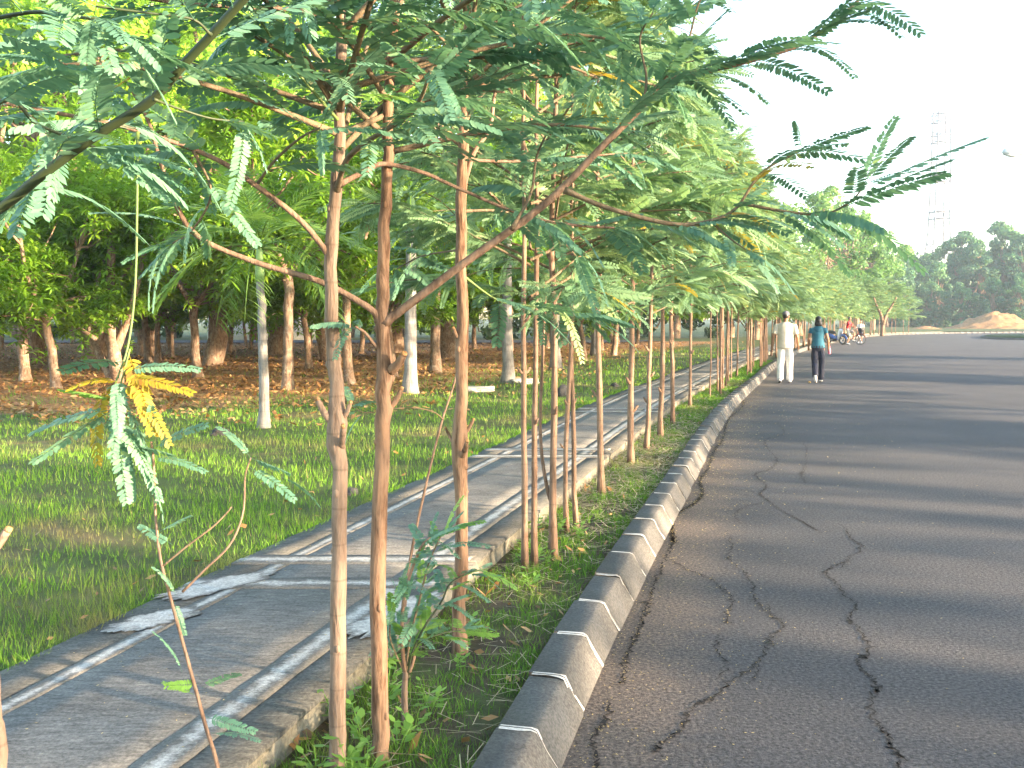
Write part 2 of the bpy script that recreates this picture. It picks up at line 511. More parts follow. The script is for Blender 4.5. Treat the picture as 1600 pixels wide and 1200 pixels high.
# ------------------------------------------------------------------ the kerb line that lays out road, verge, path and row of trees
KP = [(-2.3, -8), (-1.2, -3), (-0.62, 0), (0.19, 3.53), (0.76, 5.82), (1.68, 9.26), (2.74, 13.27), (4.04, 17.88), (6.32, 25.15), (8.87, 33.23),
      (14.31, 48.92), (22.5, 69), (31.5, 88), (40, 101), (53, 111.5), (72, 119), (110, 127), (170, 136)]
_kc = spline([(x, y, 0) for x, y in KP], 1400)[:, :2]
_ks = np.concatenate([[0], np.cumsum(np.linalg.norm(np.diff(_kc, axis=0), axis=1))])
KLEN = _ks[-1]


def kpt(s, d=0.0):
    """point at arc length s along the kerb foot, d metres to the left of it"""
    x = np.interp(s, _ks, _kc[:, 0]); y = np.interp(s, _ks, _kc[:, 1])
    e = 0.4
    tx = np.interp(s + e, _ks, _kc[:, 0]) - np.interp(s - e, _ks, _kc[:, 0])
    ty = np.interp(s + e, _ks, _kc[:, 1]) - np.interp(s - e, _ks, _kc[:, 1])
    l = np.hypot(tx, ty)
    return x - ty / l * d, y + tx / l * d


def s_of_y(Y, d=0.0):
    ss = np.linspace(0, KLEN, 2500)
    return float(np.interp(Y, kpt(ss, d)[1][:2400], ss[:2400]))


def sheet(name, sv, dv, z, mat, extra=None, att=None):
    """strip surface between offsets dv (columns) along arc lengths sv"""
    mb = MB()
    V, A = [], []
    for s in sv:
        for d in dv:
            x, y = kpt(s, d)
            V.append((x, y, z if not callable(z) else z(x, y, d)))
            A.append(att(x, y, d) if att else 0.5)
    n = len(dv)
    Q = [(i * n + j + 1, i * n + j, (i + 1) * n + j, (i + 1) * n + j + 1) for i in range(len(sv) - 1) for j in range(n - 1)]
    mb.add(V, Q, a=np.array(A))
    return mb.build(name, mat, smooth=True)


Z_VERGE, Z_PATH, Z_LAWN, Z_KERB = 0.085, 0.20, 0.165, 0.15
D_FOOT, D_ARRIS, D_BACK = 0.0, 0.09, 0.225
D_P0, D_P1, D_P2, D_P3 = 0.90, 1.17, 1.97, 2.25

# ground to the horizon
g = MB(); R = 2200
g.add([(-R, -R, -0.06), (R, -R, -0.06), (R, R, -0.06), (-R, R, -0.06)], [(0, 1, 2, 3)], a=0.0)
tag(g.build("ground", M['lawn']), kind="structure")

# road
s_far = s_of_y(108.0)
sv = np.concatenate([np.arange(0, 40, 0.5), np.arange(40, KLEN - 2, 3.0)])
road = sheet("road", sv, [0.06, -0.1, -0.25, -0.45, -0.8, -1.5, -4, -8, -13, -20, -30], 0.0, M['asphalt'],
             att=lambda x, y, d: min(1.0, max(0.0, (-d) / 0.9)))
tag(road, kind="structure")

# lawn left of the path, far meadow and the grove floor (attribute: depth into the grove = leaf litter)


def kx(Y):
    return float(np.interp(Y, _kc[:, 1], _kc[:, 0]))


def litter_amount(x, y):
    d = kx(min(y, 118)) - x
    return max(0.0, min(1.0, (d - 4.5) / 5.0)) * max(0.0, min(1.0, (y - 13.0) / 6.0)) * (1.0 if y < 62 else 0.0)


mb = MB(); V, A = [], []
offs = [0, 0.5, 1, 2, 3, 4, 5, 6, 7, 8, 9, 10, 12, 14, 16, 19, 22, 26, 30, 36, 44, 60, 90, 140]
ls = np.concatenate([np.arange(0, 60, 1.0), np.arange(60, KLEN - 2, 4.0)])
for s in ls:
    x0, y0 = kpt(s, D_P3 + 0.02)
    for o_ in offs:
        x, y = x0 - o_, y0
        if y0 > 95: y = y0 + o_ * 1.2; x = x0 - o_ * 0.4
        nz = noise.noise((x * 0.35, y * 0.35, 0)) * 0.05 * min(1, o_ / 2) * (1 if y < 70 else 0.3)
        V.append((x, y, Z_LAWN + nz)); A.append(litter_amount(x, y))
n = len(offs)
mb.add(V, [(i * n + j, i * n + j + 1, (i + 1) * n + j + 1, (i + 1) * n + j)[::-1] for i in range(len(ls) - 1) for j in range(n - 1)], a=np.array(A))
lawn = mb.build("lawn", M['lawn'], smooth=True)
tag(lawn, kind="structure")


def lawn_z(x, y):
    o_ = max(0, kx(min(y, 118)) - x - 2.3)
    return Z_LAWN + noise.noise((x * 0.35, y * 0.35, 0)) * 0.05 * min(1, o_ / 2)


# verge strip of soil between kerb and path
sheet_v = sheet("verge", np.arange(0, s_far, 0.25), [D_BACK - 0.03, 0.35, 0.5, 0.65, 0.8, D_P0 + 0.03],
                lambda x, y, d: Z_VERGE + 0.018 * noise.noise((x * 3, y * 3, 1)) , M['verge'])
tag(sheet_v, kind="structure")

# far back road behind the grove
mb = MB()
mb.add([(-120, 57, 0.235), (6, 57, 0.235), (10, 64, 0.235), (-120, 64, 0.235)], [(0, 1, 2, 3)], a=1.0)
tag(mb.build("back_road", M['asphalt']), kind="structure")

# ------------------------------------------------------------------ kerb blocks
kerb = empty("kerb"); tag(kerb, "battered grey concrete kerb with pale mortar joints", kind="structure")
BL = 0.545


def kerb_section(s0, s1, sub, jit):
    prof = [(D_FOOT, -0.02), (D_FOOT, 0.012), (D_ARRIS - 0.012, Z_KERB - 0.006), (D_ARRIS + 0.010, Z_KERB), (D_BACK, Z_KERB + 0.002), (D_BACK, 0.0)]
    mb = MB(); V = []
    for i in range(sub + 1):
        s = s0 + (s1 - s0) * i / sub
        for d, z in prof:
            x, y = kpt(s, d + jit[0])
            V.append((x, y, z + (jit[1] if z > 0.1 else 0)))
    k = len(prof)
    Q = [(i * k + j, i * k + (j + 1) % k, (i + 1) * k + (j + 1) % k, (i + 1) * k + j) for i in range(sub) for j in range(k)]
    T = []
    for b, rev in ((0, False), (sub * k, True)):
        for j in range(1, k - 1):
            f_ = (b, b + j, b + j + 1)
            T.append(f_ if not rev else f_[::-1])
    mb.add(V, Q, T, mi=0)
    mb.m4 = [np.array([1 if (q_ % k) in (3,) else 0 for q_ in range(len(Q))], dtype=np.int32)]
    return mb


s_first = s_of_y(3.43, D_ARRIS) - BL * 4
nb = int((s_of_y(46) - s_first) / BL)
for i in range(nb):
    s0 = s_first + i * BL
    r = random.Random(i)
    kerb_section(s0 + 0.009, s0 + BL - 0.009, 2, (r.uniform(-.008, .008), r.uniform(-.009, .006))).build("kerb_block", [M['kerb'], M['kerb_top']], kerb)
    # smeared mortar over the joint, following the kerb's section
    if i < nb - 16:
        mb = MB()
        for side in (-1, 1):
            w0 = 0.004
            prof = [(D_FOOT - 0.003, 0.012), (D_ARRIS * 0.5 - 0.004, 0.078), (D_ARRIS - 0.014, Z_KERB - 0.004), (D_ARRIS + 0.006, Z_KERB + 0.004), (D_ARRIS + 0.05, Z_KERB + 0.0045), (D_BACK - 0.015, Z_KERB + 0.005)]
            V = []
            for d, z in prof:
                wid = r.uniform(0.006, 0.024)
                for ww in (w0 * side, (w0 + wid) * side):
                    x, y = kpt(s0 + ww, d); V.append((x, y, z))
            Q = [(2 * j, 2 * j + 1, 2 * j + 3, 2 * j + 2) for j in range(len(prof) - 1)]
            mb.add(V, Q if side < 0 else [q[::-1] for q in Q])
        mb.build("mortar_joint", M['kmortar'], kerb)
s0 = s_first + nb * BL
mb = MB()
while s0 < KLEN - 4:
    m2 = kerb_section(s0 + 0.015, s0 + BL * 2 - 0.015, 2, (0, 0))
    mb.add(m2.v[0], m2.f4[0], m2.f3[0], 0); mb.m4[-1] = m2.m4[0]; s0 += BL * 2
o = mb.build("far_kerb_blocks", [M['kerb'], M['kerb_top']], kerb); o["kind"] = "stuff"

# ------------------------------------------------------------------ footpath of slabs with pale mortar bands
path = empty("footpath"); tag(path, "dark concrete footpath with pale mortar bands beside the lawn", kind="structure")
# base body (the visible weathered side towards the verge)
mb = MB(); V = []
ps = np.arange(0, s_far, 0.4)
for s in ps:
    for d, z in ((D_P0 + 0.012 * math.sin(s * 5.1) * math.sin(s * 1.7), 0.0), (D_P0 + 0.01, Z_PATH - 0.012), (D_P3 - 0.01, Z_PATH - 0.012), (D_P3, 0.0)):
        x, y = kpt(s, d); V.append((x, y, z))
mb.add(V, [(i * 4 + j, i * 4 + j + 1, i * 4 + j + 5, i * 4 + j + 4) for i in range(len(ps) - 1) for j in range(3)])
mb.build("foundation", M['pside'], path)
CROSS = [0.30]
while CROSS[-1] < 70:
    CROSS.append(CROSS[-1] + 4.9)      # distances of the pairs of cross bands
GAPW = 0.52


def path_piece(name, Y0, Y1, d0, d1, z, mat, thick=0.02, sub=8, jag=0.0, seed=0, split=None, edge=None):
    """a slab between two cross lines (constant Y) and two offsets"""
    r = random.Random(seed)
    mb = MB(); V = []; A = []
    nd = 4 if split is None else split
    for i in range(sub + 1):
        Yc = Y0 + (Y1 - Y0) * i / sub
        for j in range(nd + 1):
            d = d0 + (d1 - d0) * j / nd
            dd = d + (r.uniform(-jag, jag) if j in (0, nd) else 0)
            yy = Yc + (r.uniform(-jag, jag) if i in (0, sub) else 0)
            s = s_of_yf(yy, dd)
            x, y = kpt(s, dd)
            V.append((x, y, z)); A.append(.5 if edge is None else 1 - abs(2 * j / nd - 1) if edge == 'd' else 1 - abs(2 * i / sub - 1))
    n = nd + 1
    Q = [(i * n + j + 1, i * n + j, (i + 1) * n + j, (i + 1) * n + j + 1) for i in range(sub) for j in range(nd)]
    nv = len(V)
    ring = [j for j in range(n)] + [i * n + nd for i in range(1, sub + 1)] + [sub * n + j for j in range(nd - 1, -1, -1)] + [i * n for i in range(sub - 1, 0, -1)]
    V2 = [(V[k][0], V[k][1], z - thick) for k in ring]
    m_ = len(ring)
    Q += [(ring[k], ring[(k + 1) % m_], nv + (k + 1) % m_, nv + k) for k in range(m_)]
    mb.add(V + V2, Q, a=np.array(A + [0.0] * len(V2)))
    return mb.build(name, mat, path)


_tab = {}


def s_of_yf(Y, d):
    key = round(d, 2)
    if key not in _tab:
        ss = np.linspace(0, s_far + 30, 1500)
        _tab[key] = (kpt(ss, key)[1], ss)
    return float(np.interp(Y, *_tab[key]))


for ci in range(len(CROSS) - 1):
    Ya, Yb = CROSS[ci] + GAPW, CROSS[ci + 1]
    if Yb < 2.0: continue
    g2 = 0.006
    sub = 8 if Ya < 30 else 3
    for (y0, y1, nm) in ((Ya, Yb, "slab"), (CROSS[ci] + 0.045, Ya - 0.045, "crossing_slab")):
        if nm == "crossing_slab" and Ya > 45: continue
        path_piece(nm, y0 + g2, y1 - g2, D_P1 + 0.02, D_P2 - 0.02, Z_PATH, M['slab'], sub=sub, seed=ci)
        path_piece("edge_slab", y0 + g2, y1 - g2, D_P0, D_P1 - 0.02, Z_PATH - 0.003, M['edge'], sub=sub, seed=ci, split=2)
        path_piece("edge_slab", y0 + g2, y1 - g2, D_P2 + 0.02, D_P3, Z_PATH - 0.002, M['edge'], sub=sub, seed=ci, split=2)
    # long bands
    for d in (D_P1, D_P2):
        hw = 0.085 if d < 1.5 else 0.055
        path_piece("mortar_band", CROSS[ci], Yb, d - hw, d + hw * .8, Z_PATH + 0.0012, M['mortar'], 0.02, 40 if Ya < 16 else 12, 0.004, ci * 3 + int(d * 10), split=4, edge='d')
    if Ya < 60:
        for yc in (CROSS[ci], CROSS[ci] + GAPW):
            wdt = 0.105
            path_piece("mortar_band", yc - wdt, yc + wdt, D_P0 + 0.05, D_P3 - 0.004, Z_PATH + 0.0034, M['mortar'], 0.02, 4, 0.006, ci * 7 + 1, split=26, edge='y')
# broad smears of mortar at the first crossing's corners
for (px0, py0, px1, py1, sd) in ((250, 938, 430, 893, 3), (165, 990, 310, 950, 4), (540, 1000, 690, 925, 5)):
    a_, b_ = at(px0, py0, Z_PATH), at(px1, py1, Z_PATH)
    r = random.Random(sd); mb = MB(); V = []
    c_ = (a_ + b_) / 2; dx = (b_ - a_); L_ = dx.length / 2; u_ = dx.normalized(); w_ = Vector((-u_.y, u_.x, 0))
    NS = 90
    for k in range(NS):
        an = k / NS * 2 * math.pi
        cx_, sx_ = math.cos(an), math.sin(an)
        rr_ = 1 + .35 * noise.noise((cx_ * 2, sx_ * 2, sd)) + .22 * noise.noise((cx_ * 7, sx_ * 7, sd)) + r.uniform(-.07, .07)
        V.append(c_ + u_ * cx_ * L_ * rr_ + w_ * sx_ * 0.11 * rr_ + Vector((0, 0, 0.0038 + 0.0005 * sd)))
    V.append(c_ + Vector((0, 0, 0.0038 + 0.0005 * sd)))
    mb.add([tuple(v) for v in V], None, [(k, (k + 1) % NS, NS) for k in range(NS)], a=np.array([.45] * NS + [2.0]))
    mb.build("mortar_smear", M['mortar'], path)

# ------------------------------------------------------------------ cracks in the road
def zc(l): return [(900 + a * .4375, 750 + b * .4375) for a, b in l]
def z6(l): return [(1000 + a * .375, 400 + b * .375) for a, b in l]


CR = [
    (zc([(345, 172), (350, 215), (330, 260), (290, 350), (260, 440), (235, 510), (205, 580), (180, 640), (165, 745)]), 0.020),
    (zc([(110, 780), (120, 830), (95, 880), (60, 920), (75, 1000), (66, 1060), (80, 1120)]), 0.020),
    (z6([(430, 590), (425, 630), (370, 680), (345, 765), (310, 810), (285, 885), (250, 935), (260, 990), (230, 1030), (150, 1080), (135, 1150), (140, 1200)]), 0.028),
    (zc([(330, 280), (400, 320), (470, 350), (520, 390), (555, 430), (540, 490), (545, 520)]), 0.012),
    (zc([(550, 200), (555, 240), (545, 280), (600, 330), (630, 380), (640, 430), (680, 470), (740, 520), (690, 560), (685, 600), (640, 660), (560, 720), (490, 780), (440, 800), (390, 850), (380, 890), (310, 940), (270, 980)]), 0.013),
    (zc([(650, 650), (645, 690), (630, 730)]), 0.010),
    (zc([(680, 440), (700, 480), (742, 516)]), 0.010),
    (z6([(570, 690), (600, 740), (525, 765), (530, 800), (570, 850), (540, 890), (480, 910), (525, 960), (500, 990), (520, 1010), (590, 1060), (670, 1105), (740, 1145)]), 0.013),
    (z6([(680, 780), (695, 810), (685, 890), (670, 910), (690, 950)]), 0.010),
    (zc([(590, 160), (570, 120), (610, 95), (680, 80)]), 0.010),
    (zc([(800, 145), (865, 185)]), 0.010),
    (zc([(945, 155), (985, 210), (1020, 240), (970, 285), (900, 320), (895, 340), (940, 380), (970, 420), (1000, 450), (975, 500), (1010, 530), (1045, 590), (1030, 630), (1005, 645), (1020, 680), (1060, 710), (1075, 750), (1055, 780), (1065, 860), (1110, 910), (1130, 960), (1155, 990), (1165, 1040), (1190, 1100)]), 0.015),
    (zc([(970, 285), (940, 322)]), 0.008),
    (zc([(500, 545), (515, 570), (500, 600), (520, 640), (545, 660), (490, 730)]), 0.008),
]
crk_pts = []
for ci, (pl, w) in enumerate(CR):
    P0 = [at(*p) for p in pl]
    ln = sum((P0[i + 1] - P0[i]).length for i in range(len(P0) - 1))
    n = max(10, int(ln / 0.014))
    S = spline([tuple(p) for p in P0], n)
    r = np.random.default_rng(ci)
    j = r.normal(0, 1, (n, 2)); j2 = np.cumsum(j, 0); j2 -= np.stack([np.convolve(j2[:, q_], np.ones(7) / 7, 'same') for q_ in (0, 1)], 1)
    S[:, :2] += np.clip(j * 0.005 + j2 * 0.009, -.05, .05) * (1 if len(pl) > 2 else .3)
    T_ = np.gradient(S, axis=0); T_ /= np.linalg.norm(T_, axis=1)[:, None]
    N_ = np.stack([-T_[:, 1], T_[:, 0], np.zeros(n)], 1)
    env = np.clip(np.minimum(np.arange(n), n - 1 - np.arange(n)) / 6.0, 0.05, 1)
    wl = w * 1.1 * env * np.clip(r.lognormal(-0.85, 0.75, n), 0.06, 1.8) * 0.5
    wr = w * 1.1 * env * np.clip(r.lognormal(-0.85, 0.75, n), 0.06, 1.8) * 0.5
    mb = MB()
    V = np.concatenate([S + N_ * wl[:, None], S - N_ * wr[:, None]]); V[:, 2] = 0.004
    mb.add(V, [(i, i + 1, n + i + 1, n + i) for i in range(n - 1)][::1])
    mb.build("crack", M['crack'], road)
    crk_pts.append(S)
# ------------------------------------------------------------------ foliage templates
def frond(L=0.30, pairs=17, ll=0.042, lw=0.013, droop=0.25, fold=0.15, lod=0, seed=0, rach=True, curl=0.0):
    """feather leaf along +X; returns verts, quads, tris"""
    r = np.random.default_rng(seed)
    V, Q, T = [], [], []

    def rp(t):
        return np.array([L * (t - 0.12 * droop * t * t), curl * L * t * t, -droop * L * t * t])
    if rach:
        for i in range(4):
            t0 = i / 3
            p = rp(t0); w = 0.0016 * (1 - 0.6 * t0) * (1.6 if lod else 1.0)
            V += [p + (0, w, 0), p + (0, -w, 0), p + (0, 0, -w * 1.4)]
        for i in range(3):
            for j in range(3):
                Q.append((i * 3 + j, i * 3 + (j + 1) % 3, i * 3 + 3 + (j + 1) % 3, i * 3 + 3 + j))
    for i in range(pairs):
        t = 0.13 + 0.87 * (i + 0.5) / pairs
        sc = 0.62 + 0.45 * math.sin(math.pi * min(1.0, t * 0.82 + 0.12)) if t < 0.97 else 0.6
        p = rp(t)
        dx = np.array([1.0, 2 * curl * t, -2 * droop * t]); dx /= np.linalg.norm(dx)
        for sd in (-1, 1):
            a_ = math.radians(68 - 22 * t + r.uniform(-7, 7))
            f_ = fold + r.uniform(-.12, .12)
            side = np.array([0, sd * math.cos(f_), -math.sin(f_)])
            u = dx * math.cos(a_) + side * math.sin(a_)
            nrm = np.cross(dx, side) * sd
            w = np.cross(nrm, u); w /= np.linalg.norm(w)
            l_ = ll * sc * r.uniform(.9, 1.1); ww = lw * (0.85 + 0.3 * sc)
            b = len(V)
            if lod == 0:
                for uu, vv in ((0, 0), (0.22, .46), (0.72, .5), (1, 0.05), (0.72, -.5), (0.22, -.46)):
                    V.append(p + u * l_ * uu + w * ww * vv - nrm * abs(vv) * ww * -0.18)
                Q += [(b, b + 1, b + 2, b + 3), (b, b + 3, b + 4, b + 5)]
            else:
                for uu, vv in ((0, 0), (0.55, .62), (1, 0), (0.5, -.62)):
                    V.append(p + u * l_ * uu + w * ww * vv)
                Q.append((b, b + 1, b + 2, b + 3))
    return np.array(V), np.array(Q, dtype=np.int32), None


def rosette(n=9, L=0.19, w=0.05, seed=0, down=0.5, folded=True):
    """whorl of broad lance-shaped leaves round a twig end (+Z)"""
    r = np.random.default_rng(seed)
    V, Q = [], []
    for i in range(n):
        a = 2.4 * i + r.uniform(-.3, .3)
        e = math.radians(r.uniform(-35, 45) * 1.0 - 20 * down)
        u = np.array([math.cos(a) * math.cos(e), math.sin(a) * math.cos(e), math.sin(e)])
        s_ = np.cross(u, (0, 0, 1)); s_ /= np.linalg.norm(s_)
        nn = np.cross(s_, u)
        l_ = L * r.uniform(.7, 1.15); ww = w * r.uniform(.8, 1.15)
        p0 = u * 0.015 + np.array([0, 0, r.uniform(-.05, .03)])
        b = len(V)
        dr = -0.18 * l_
        V += [p0, p0 + u * l_ * .5 + s_ * ww * .5 + nn * ww * .12, p0 + u * l_ + np.array([0, 0, dr]), p0 + u * l_ * .5 - s_ * ww * .5 + nn * ww * .12]
        Q.append((b, b + 1, b + 2, b + 3))
    return np.array(V), np.array(Q, dtype=np.int32), None


def basis(d, up=(0, 0, 1), roll=0.0):
    x = np.asarray(d, dtype=float); x = x / (np.linalg.norm(x) + 1e-9)
    y = np.cross(up, x)
    if np.linalg.norm(y) < 1e-3: y = np.array([0, 1.0, 0])
    y /= np.linalg.norm(y)
    z = np.cross(x, y)
    if roll:
        y, z = y * math.cos(roll) + z * math.sin(roll), -y * math.sin(roll) + z * math.cos(roll)
    return np.stack([x, y, z], 1)


def put(mb, tpl, p, B, sc=1.0, mi=0, a=0.5):
    V, Q, T = tpl
    mb.add((V * sc) @ B.T + np.asarray(tuple(p)), Q, T, mi, a)


FR0 = [frond(L=0.30 * k, pairs=pr, droop=d, fold=fo, curl=c_, seed=i) for i, (k, pr, d, fo, c_) in enumerate(
    [(1.0, 17, 0.18, 0.1, 0.0), (1.1, 19, 0.35, 0.25, 0.06), (0.85, 15, 0.10, 0.45, -0.05), (1.15, 20, 0.5, 0.15, -0.08), (0.7, 12, 0.15, 0.05, 0.0), (1.0, 16, 0.3, 0.9, 0.05), (0.95, 17, 0.7, 0.3, 0.0), (1.2, 21, 0.08, 0.2, 0.05)])]
FR1 = [frond(L=0.31 * k, pairs=pr + 3, ll=0.041, lw=0.0125, droop=d, fold=fo, seed=20 + i, lod=1) for i, (k, pr, d, fo) in enumerate(
    [(1.0, 13, 0.15, 0.1), (1.1, 14, 0.3, 0.2), (0.85, 11, 0.1, 0.3), (1.1, 14, 0.5, 0.15), (0.95, 12, 0.22, 0.5)])]
FR2 = [frond(L=0.36 * k, pairs=7, ll=0.062, lw=0.034, droop=d, fold=fo, seed=40 + i, lod=1, rach=False) for i, (k, d, fo) in enumerate(
    [(1.0, 0.15, 0.1), (1.1, 0.35, 0.2), (0.9, 0.1, 0.25), (1.1, 0.5, 0.15)])]


def frond_mesh(tpl, mat, nm, spread=.13):
    r = np.random.default_rng(len(tpl[0]))
    att = np.full(len(tpl[0]), .35)
    nl_ = (len(tpl[0]) - 12) // 6
    tone = np.clip(r.normal(.5, spread, nl_) + np.where(r.random(nl_) < .05, .35, 0), 0, 1)
    att[12:] = np.repeat(tone, 6)
    keep = np.ones(len(tpl[1]), bool)
    drop = r.random(nl_) < .05                     # a few leaflets are missing
    keep[9:] = ~np.repeat(drop, 2)
    mb = MB(); mb.add(tpl[0], tpl[1][keep], None, 0, att)
    return mb.mesh(nm, mat)


ME_FR = [frond_mesh(t_, M['leaf_row'], "feather_leaf") for t_ in FR0]
ME_FY = [frond_mesh(FR0[k], M['leaf_yellow'], "yellow_feather_leaf", .24) for k in (1, 3, 6)]
ME_FG = [frond_mesh(FR0[k], M['leaf_young'], "fresh_feather_leaf") for k in (0, 2, 4)]


def leaf_obj(parent, me, p, d, roll=0.0, sc=1.0):
    o = bpy.data.objects.new("leaf", me); COL.objects.link(o)
    B = basis(d, roll=roll)
    Mx = Matrix(((B[0][0], B[0][1], B[0][2]), (B[1][0], B[1][1], B[1][2]), (B[2][0], B[2][1], B[2][2]))).to_4x4()
    o.parent = parent
    o.matrix_local = Matrix.Translation(Vector(tuple(p)) - parent.location) @ Mx @ Matrix.Scale(sc, 4)
    return o


def branch_leaves(parent, S, t0, step, rr, meshes, size=1.0, spread=1.0, limit=999, yellow=0.0, fresh=0.0, flat=0.2):
    """separate feather leaves set alternately along a branch polyline S (world)"""
    ln = np.linalg.norm(np.diff(S, axis=0), axis=1); cum = np.concatenate([[0], np.cumsum(ln)])
    s = cum[-1] * t0; k = 0; cnt = 0
    while s < cum[-1] and cnt < limit:
        p = np.array([np.interp(s, cum, S[:, i]) for i in range(3)])
        q = np.array([np.interp(min(s + 0.03, cum[-1]), cum, S[:, i]) for i in range(3)]) - np.array([np.interp(max(s - 0.03, 0), cum, S[:, i]) for i in range(3)])
        q /= np.linalg.norm(q) + 1e-9
        sd = np.cross(q, (0, 0, 1)); sd /= np.linalg.norm(sd) + 1e-6
        sgn = 1 if k % 2 else -1
        a = rr.uniform(0.5, 1.15) * spread
        d = q * math.cos(a) + sd * sgn * math.sin(a) + np.array([0, 0, rr.uniform(-flat, flat + 0.15)])
        x = rr.random()
        me = ME_FY[rr.integers(len(ME_FY))] if x < yellow else (ME_FG[rr.integers(3)] if x < yellow + fresh else meshes[rr.integers(len(meshes))])
        leaf_obj(parent, me, p, d, rr.uniform(-.5, .5), size * rr.uniform(.75, 1.15))
        s += step * rr.uniform(.6, 1.4); k += 1; cnt += 1
    # tip tuft
    q = S[-1] - S[-3]; q /= np.linalg.norm(q) + 1e-9
    for i in range(3):
        d = q + rr.normal(0, .45, 3)
        leaf_obj(parent, meshes[rr.integers(len(meshes))], S[-1], d, rr.uniform(-.5, .5), size * rr.uniform(.5, .85))


# ------------------------------------------------------------------ the big young trees close by
def near_tree(label, base, trunk_px, Yt, r0, r1, branches, stubs, mat, seed, crown=(), rough_low=False, auto=0, leafstep=0.065):
    rr = np.random.default_rng(seed)
    root = empty("roadside_tree", base)
    tag(root, label, "tree", "young feather-leaved trees in the verge row")
    pts = [base - Vector((0, 0, 0.04))] + [atd(px, py, Yt) for px, py in trunk_px]
    S = spline(pts, 44)
    S[1:, :2] += rr.normal(0, 0.003, (43, 2))
    rad = np.linspace(r0, r1, 44) * (1 + rr.normal(0, .03, 44)); rad[0] *= 1.35; rad[1] *= 1.12
    for st in stubs:                       # swelling where branches were cut
        z = atd(st[0], st[1], Yt).z
        rad *= 1 + 0.20 * np.exp(-((S[:, 2] - z) / 0.05) ** 2)
    mb = MB(); mb.tube(S - np.array(tuple(base)), rad, 14)
    for _ in range(9):
        j = int(rr.integers(2, 30)); a_ = rr.uniform(0, 6.28); o_ = np.array([math.cos(a_), math.sin(a_), 0]) * rad[j] * .8
        mb.ellipsoid(S[j] - np.array(tuple(base)) + o_, (rad[j] * .42, rad[j] * .42, rad[j] * .6), 8, 6)
    mb.build("trunk", mat, root, smooth=True)
    for (x0, y0, x1, y1, w, dY) in stubs:
        a_, b_ = atd(x0, y0, Yt), atd(x1, y1, Yt + dY)
        mid = a_.lerp(b_, 0.55) + Vector((0, 0, -0.012))
        SS = spline([a_, mid, b_], 6) - np.array(tuple(base))
        mb = MB(); mb.tube(SS, [w * 1.5, w * 1.25, w * 1.1, w, w * .92, w * .75], 9, mi=0)
        ax = SS[-1] - SS[-2]; ax /= np.linalg.norm(ax)
        mb.tube([SS[-1] - ax * 0.006, SS[-1] + ax * 0.004], [w * .84, w * .66], 9, mi=1)
        mb.build("cut_branch", [mat, M['cut']], root, smooth=True)
    for br in branches:
        pl, Y0, Y1, ra, rb, t0, step, bm, kw = br
        m = len(pl)
        P_ = [atd(px, py, Y0 + (Y1 - Y0) * (i / (m - 1))) for i, (px, py) in enumerate(pl)]
        SS = spline(P_, max(14, m * 5))
        mb = MB(); rd = np.linspace(ra, rb, len(SS)); rd[0] *= 1.5; rd[1] *= 1.15
        mb.tube(SS - np.array(tuple(base)), rd, 8)
        mb.build("branch", M[bm], root, smooth=True)
        branch_leaves(root, SS, t0, step, rr, ME_FR, **kw)
    # higher limbs that grow out of the upper trunk in all directions
    top = Vector(S[-1])
    for i in range(auto):
        az = 2.4 * i + rr.uniform(-.4, .4)
        k = int(rr.integers(28, 42)); p0 = S[k]
        L_ = rr.uniform(.6, 1.15)
        el = rr.uniform(.15, .75)
        d0 = np.array([math.cos(az) * math.cos(el), math.sin(az) * math.cos(el), math.sin(el)])
        P_ = [p0, p0 + d0 * L_ * .4, p0 + d0 * L_ * .75 + (0, 0, -.03), p0 + d0 * L_ + np.array([0, 0, -.12 * L_])]
        SS = spline(P_, 14)
        mb = MB(); mb.tube(SS - np.array(tuple(base)), np.linspace(.011, .004, 14), 6)
        mb.build("branch", M['twig'], root, smooth=True)
        branch_leaves(root, SS, 0.2, leafstep, rr, ME_FR, size=1.05, yellow=.015)
    return root


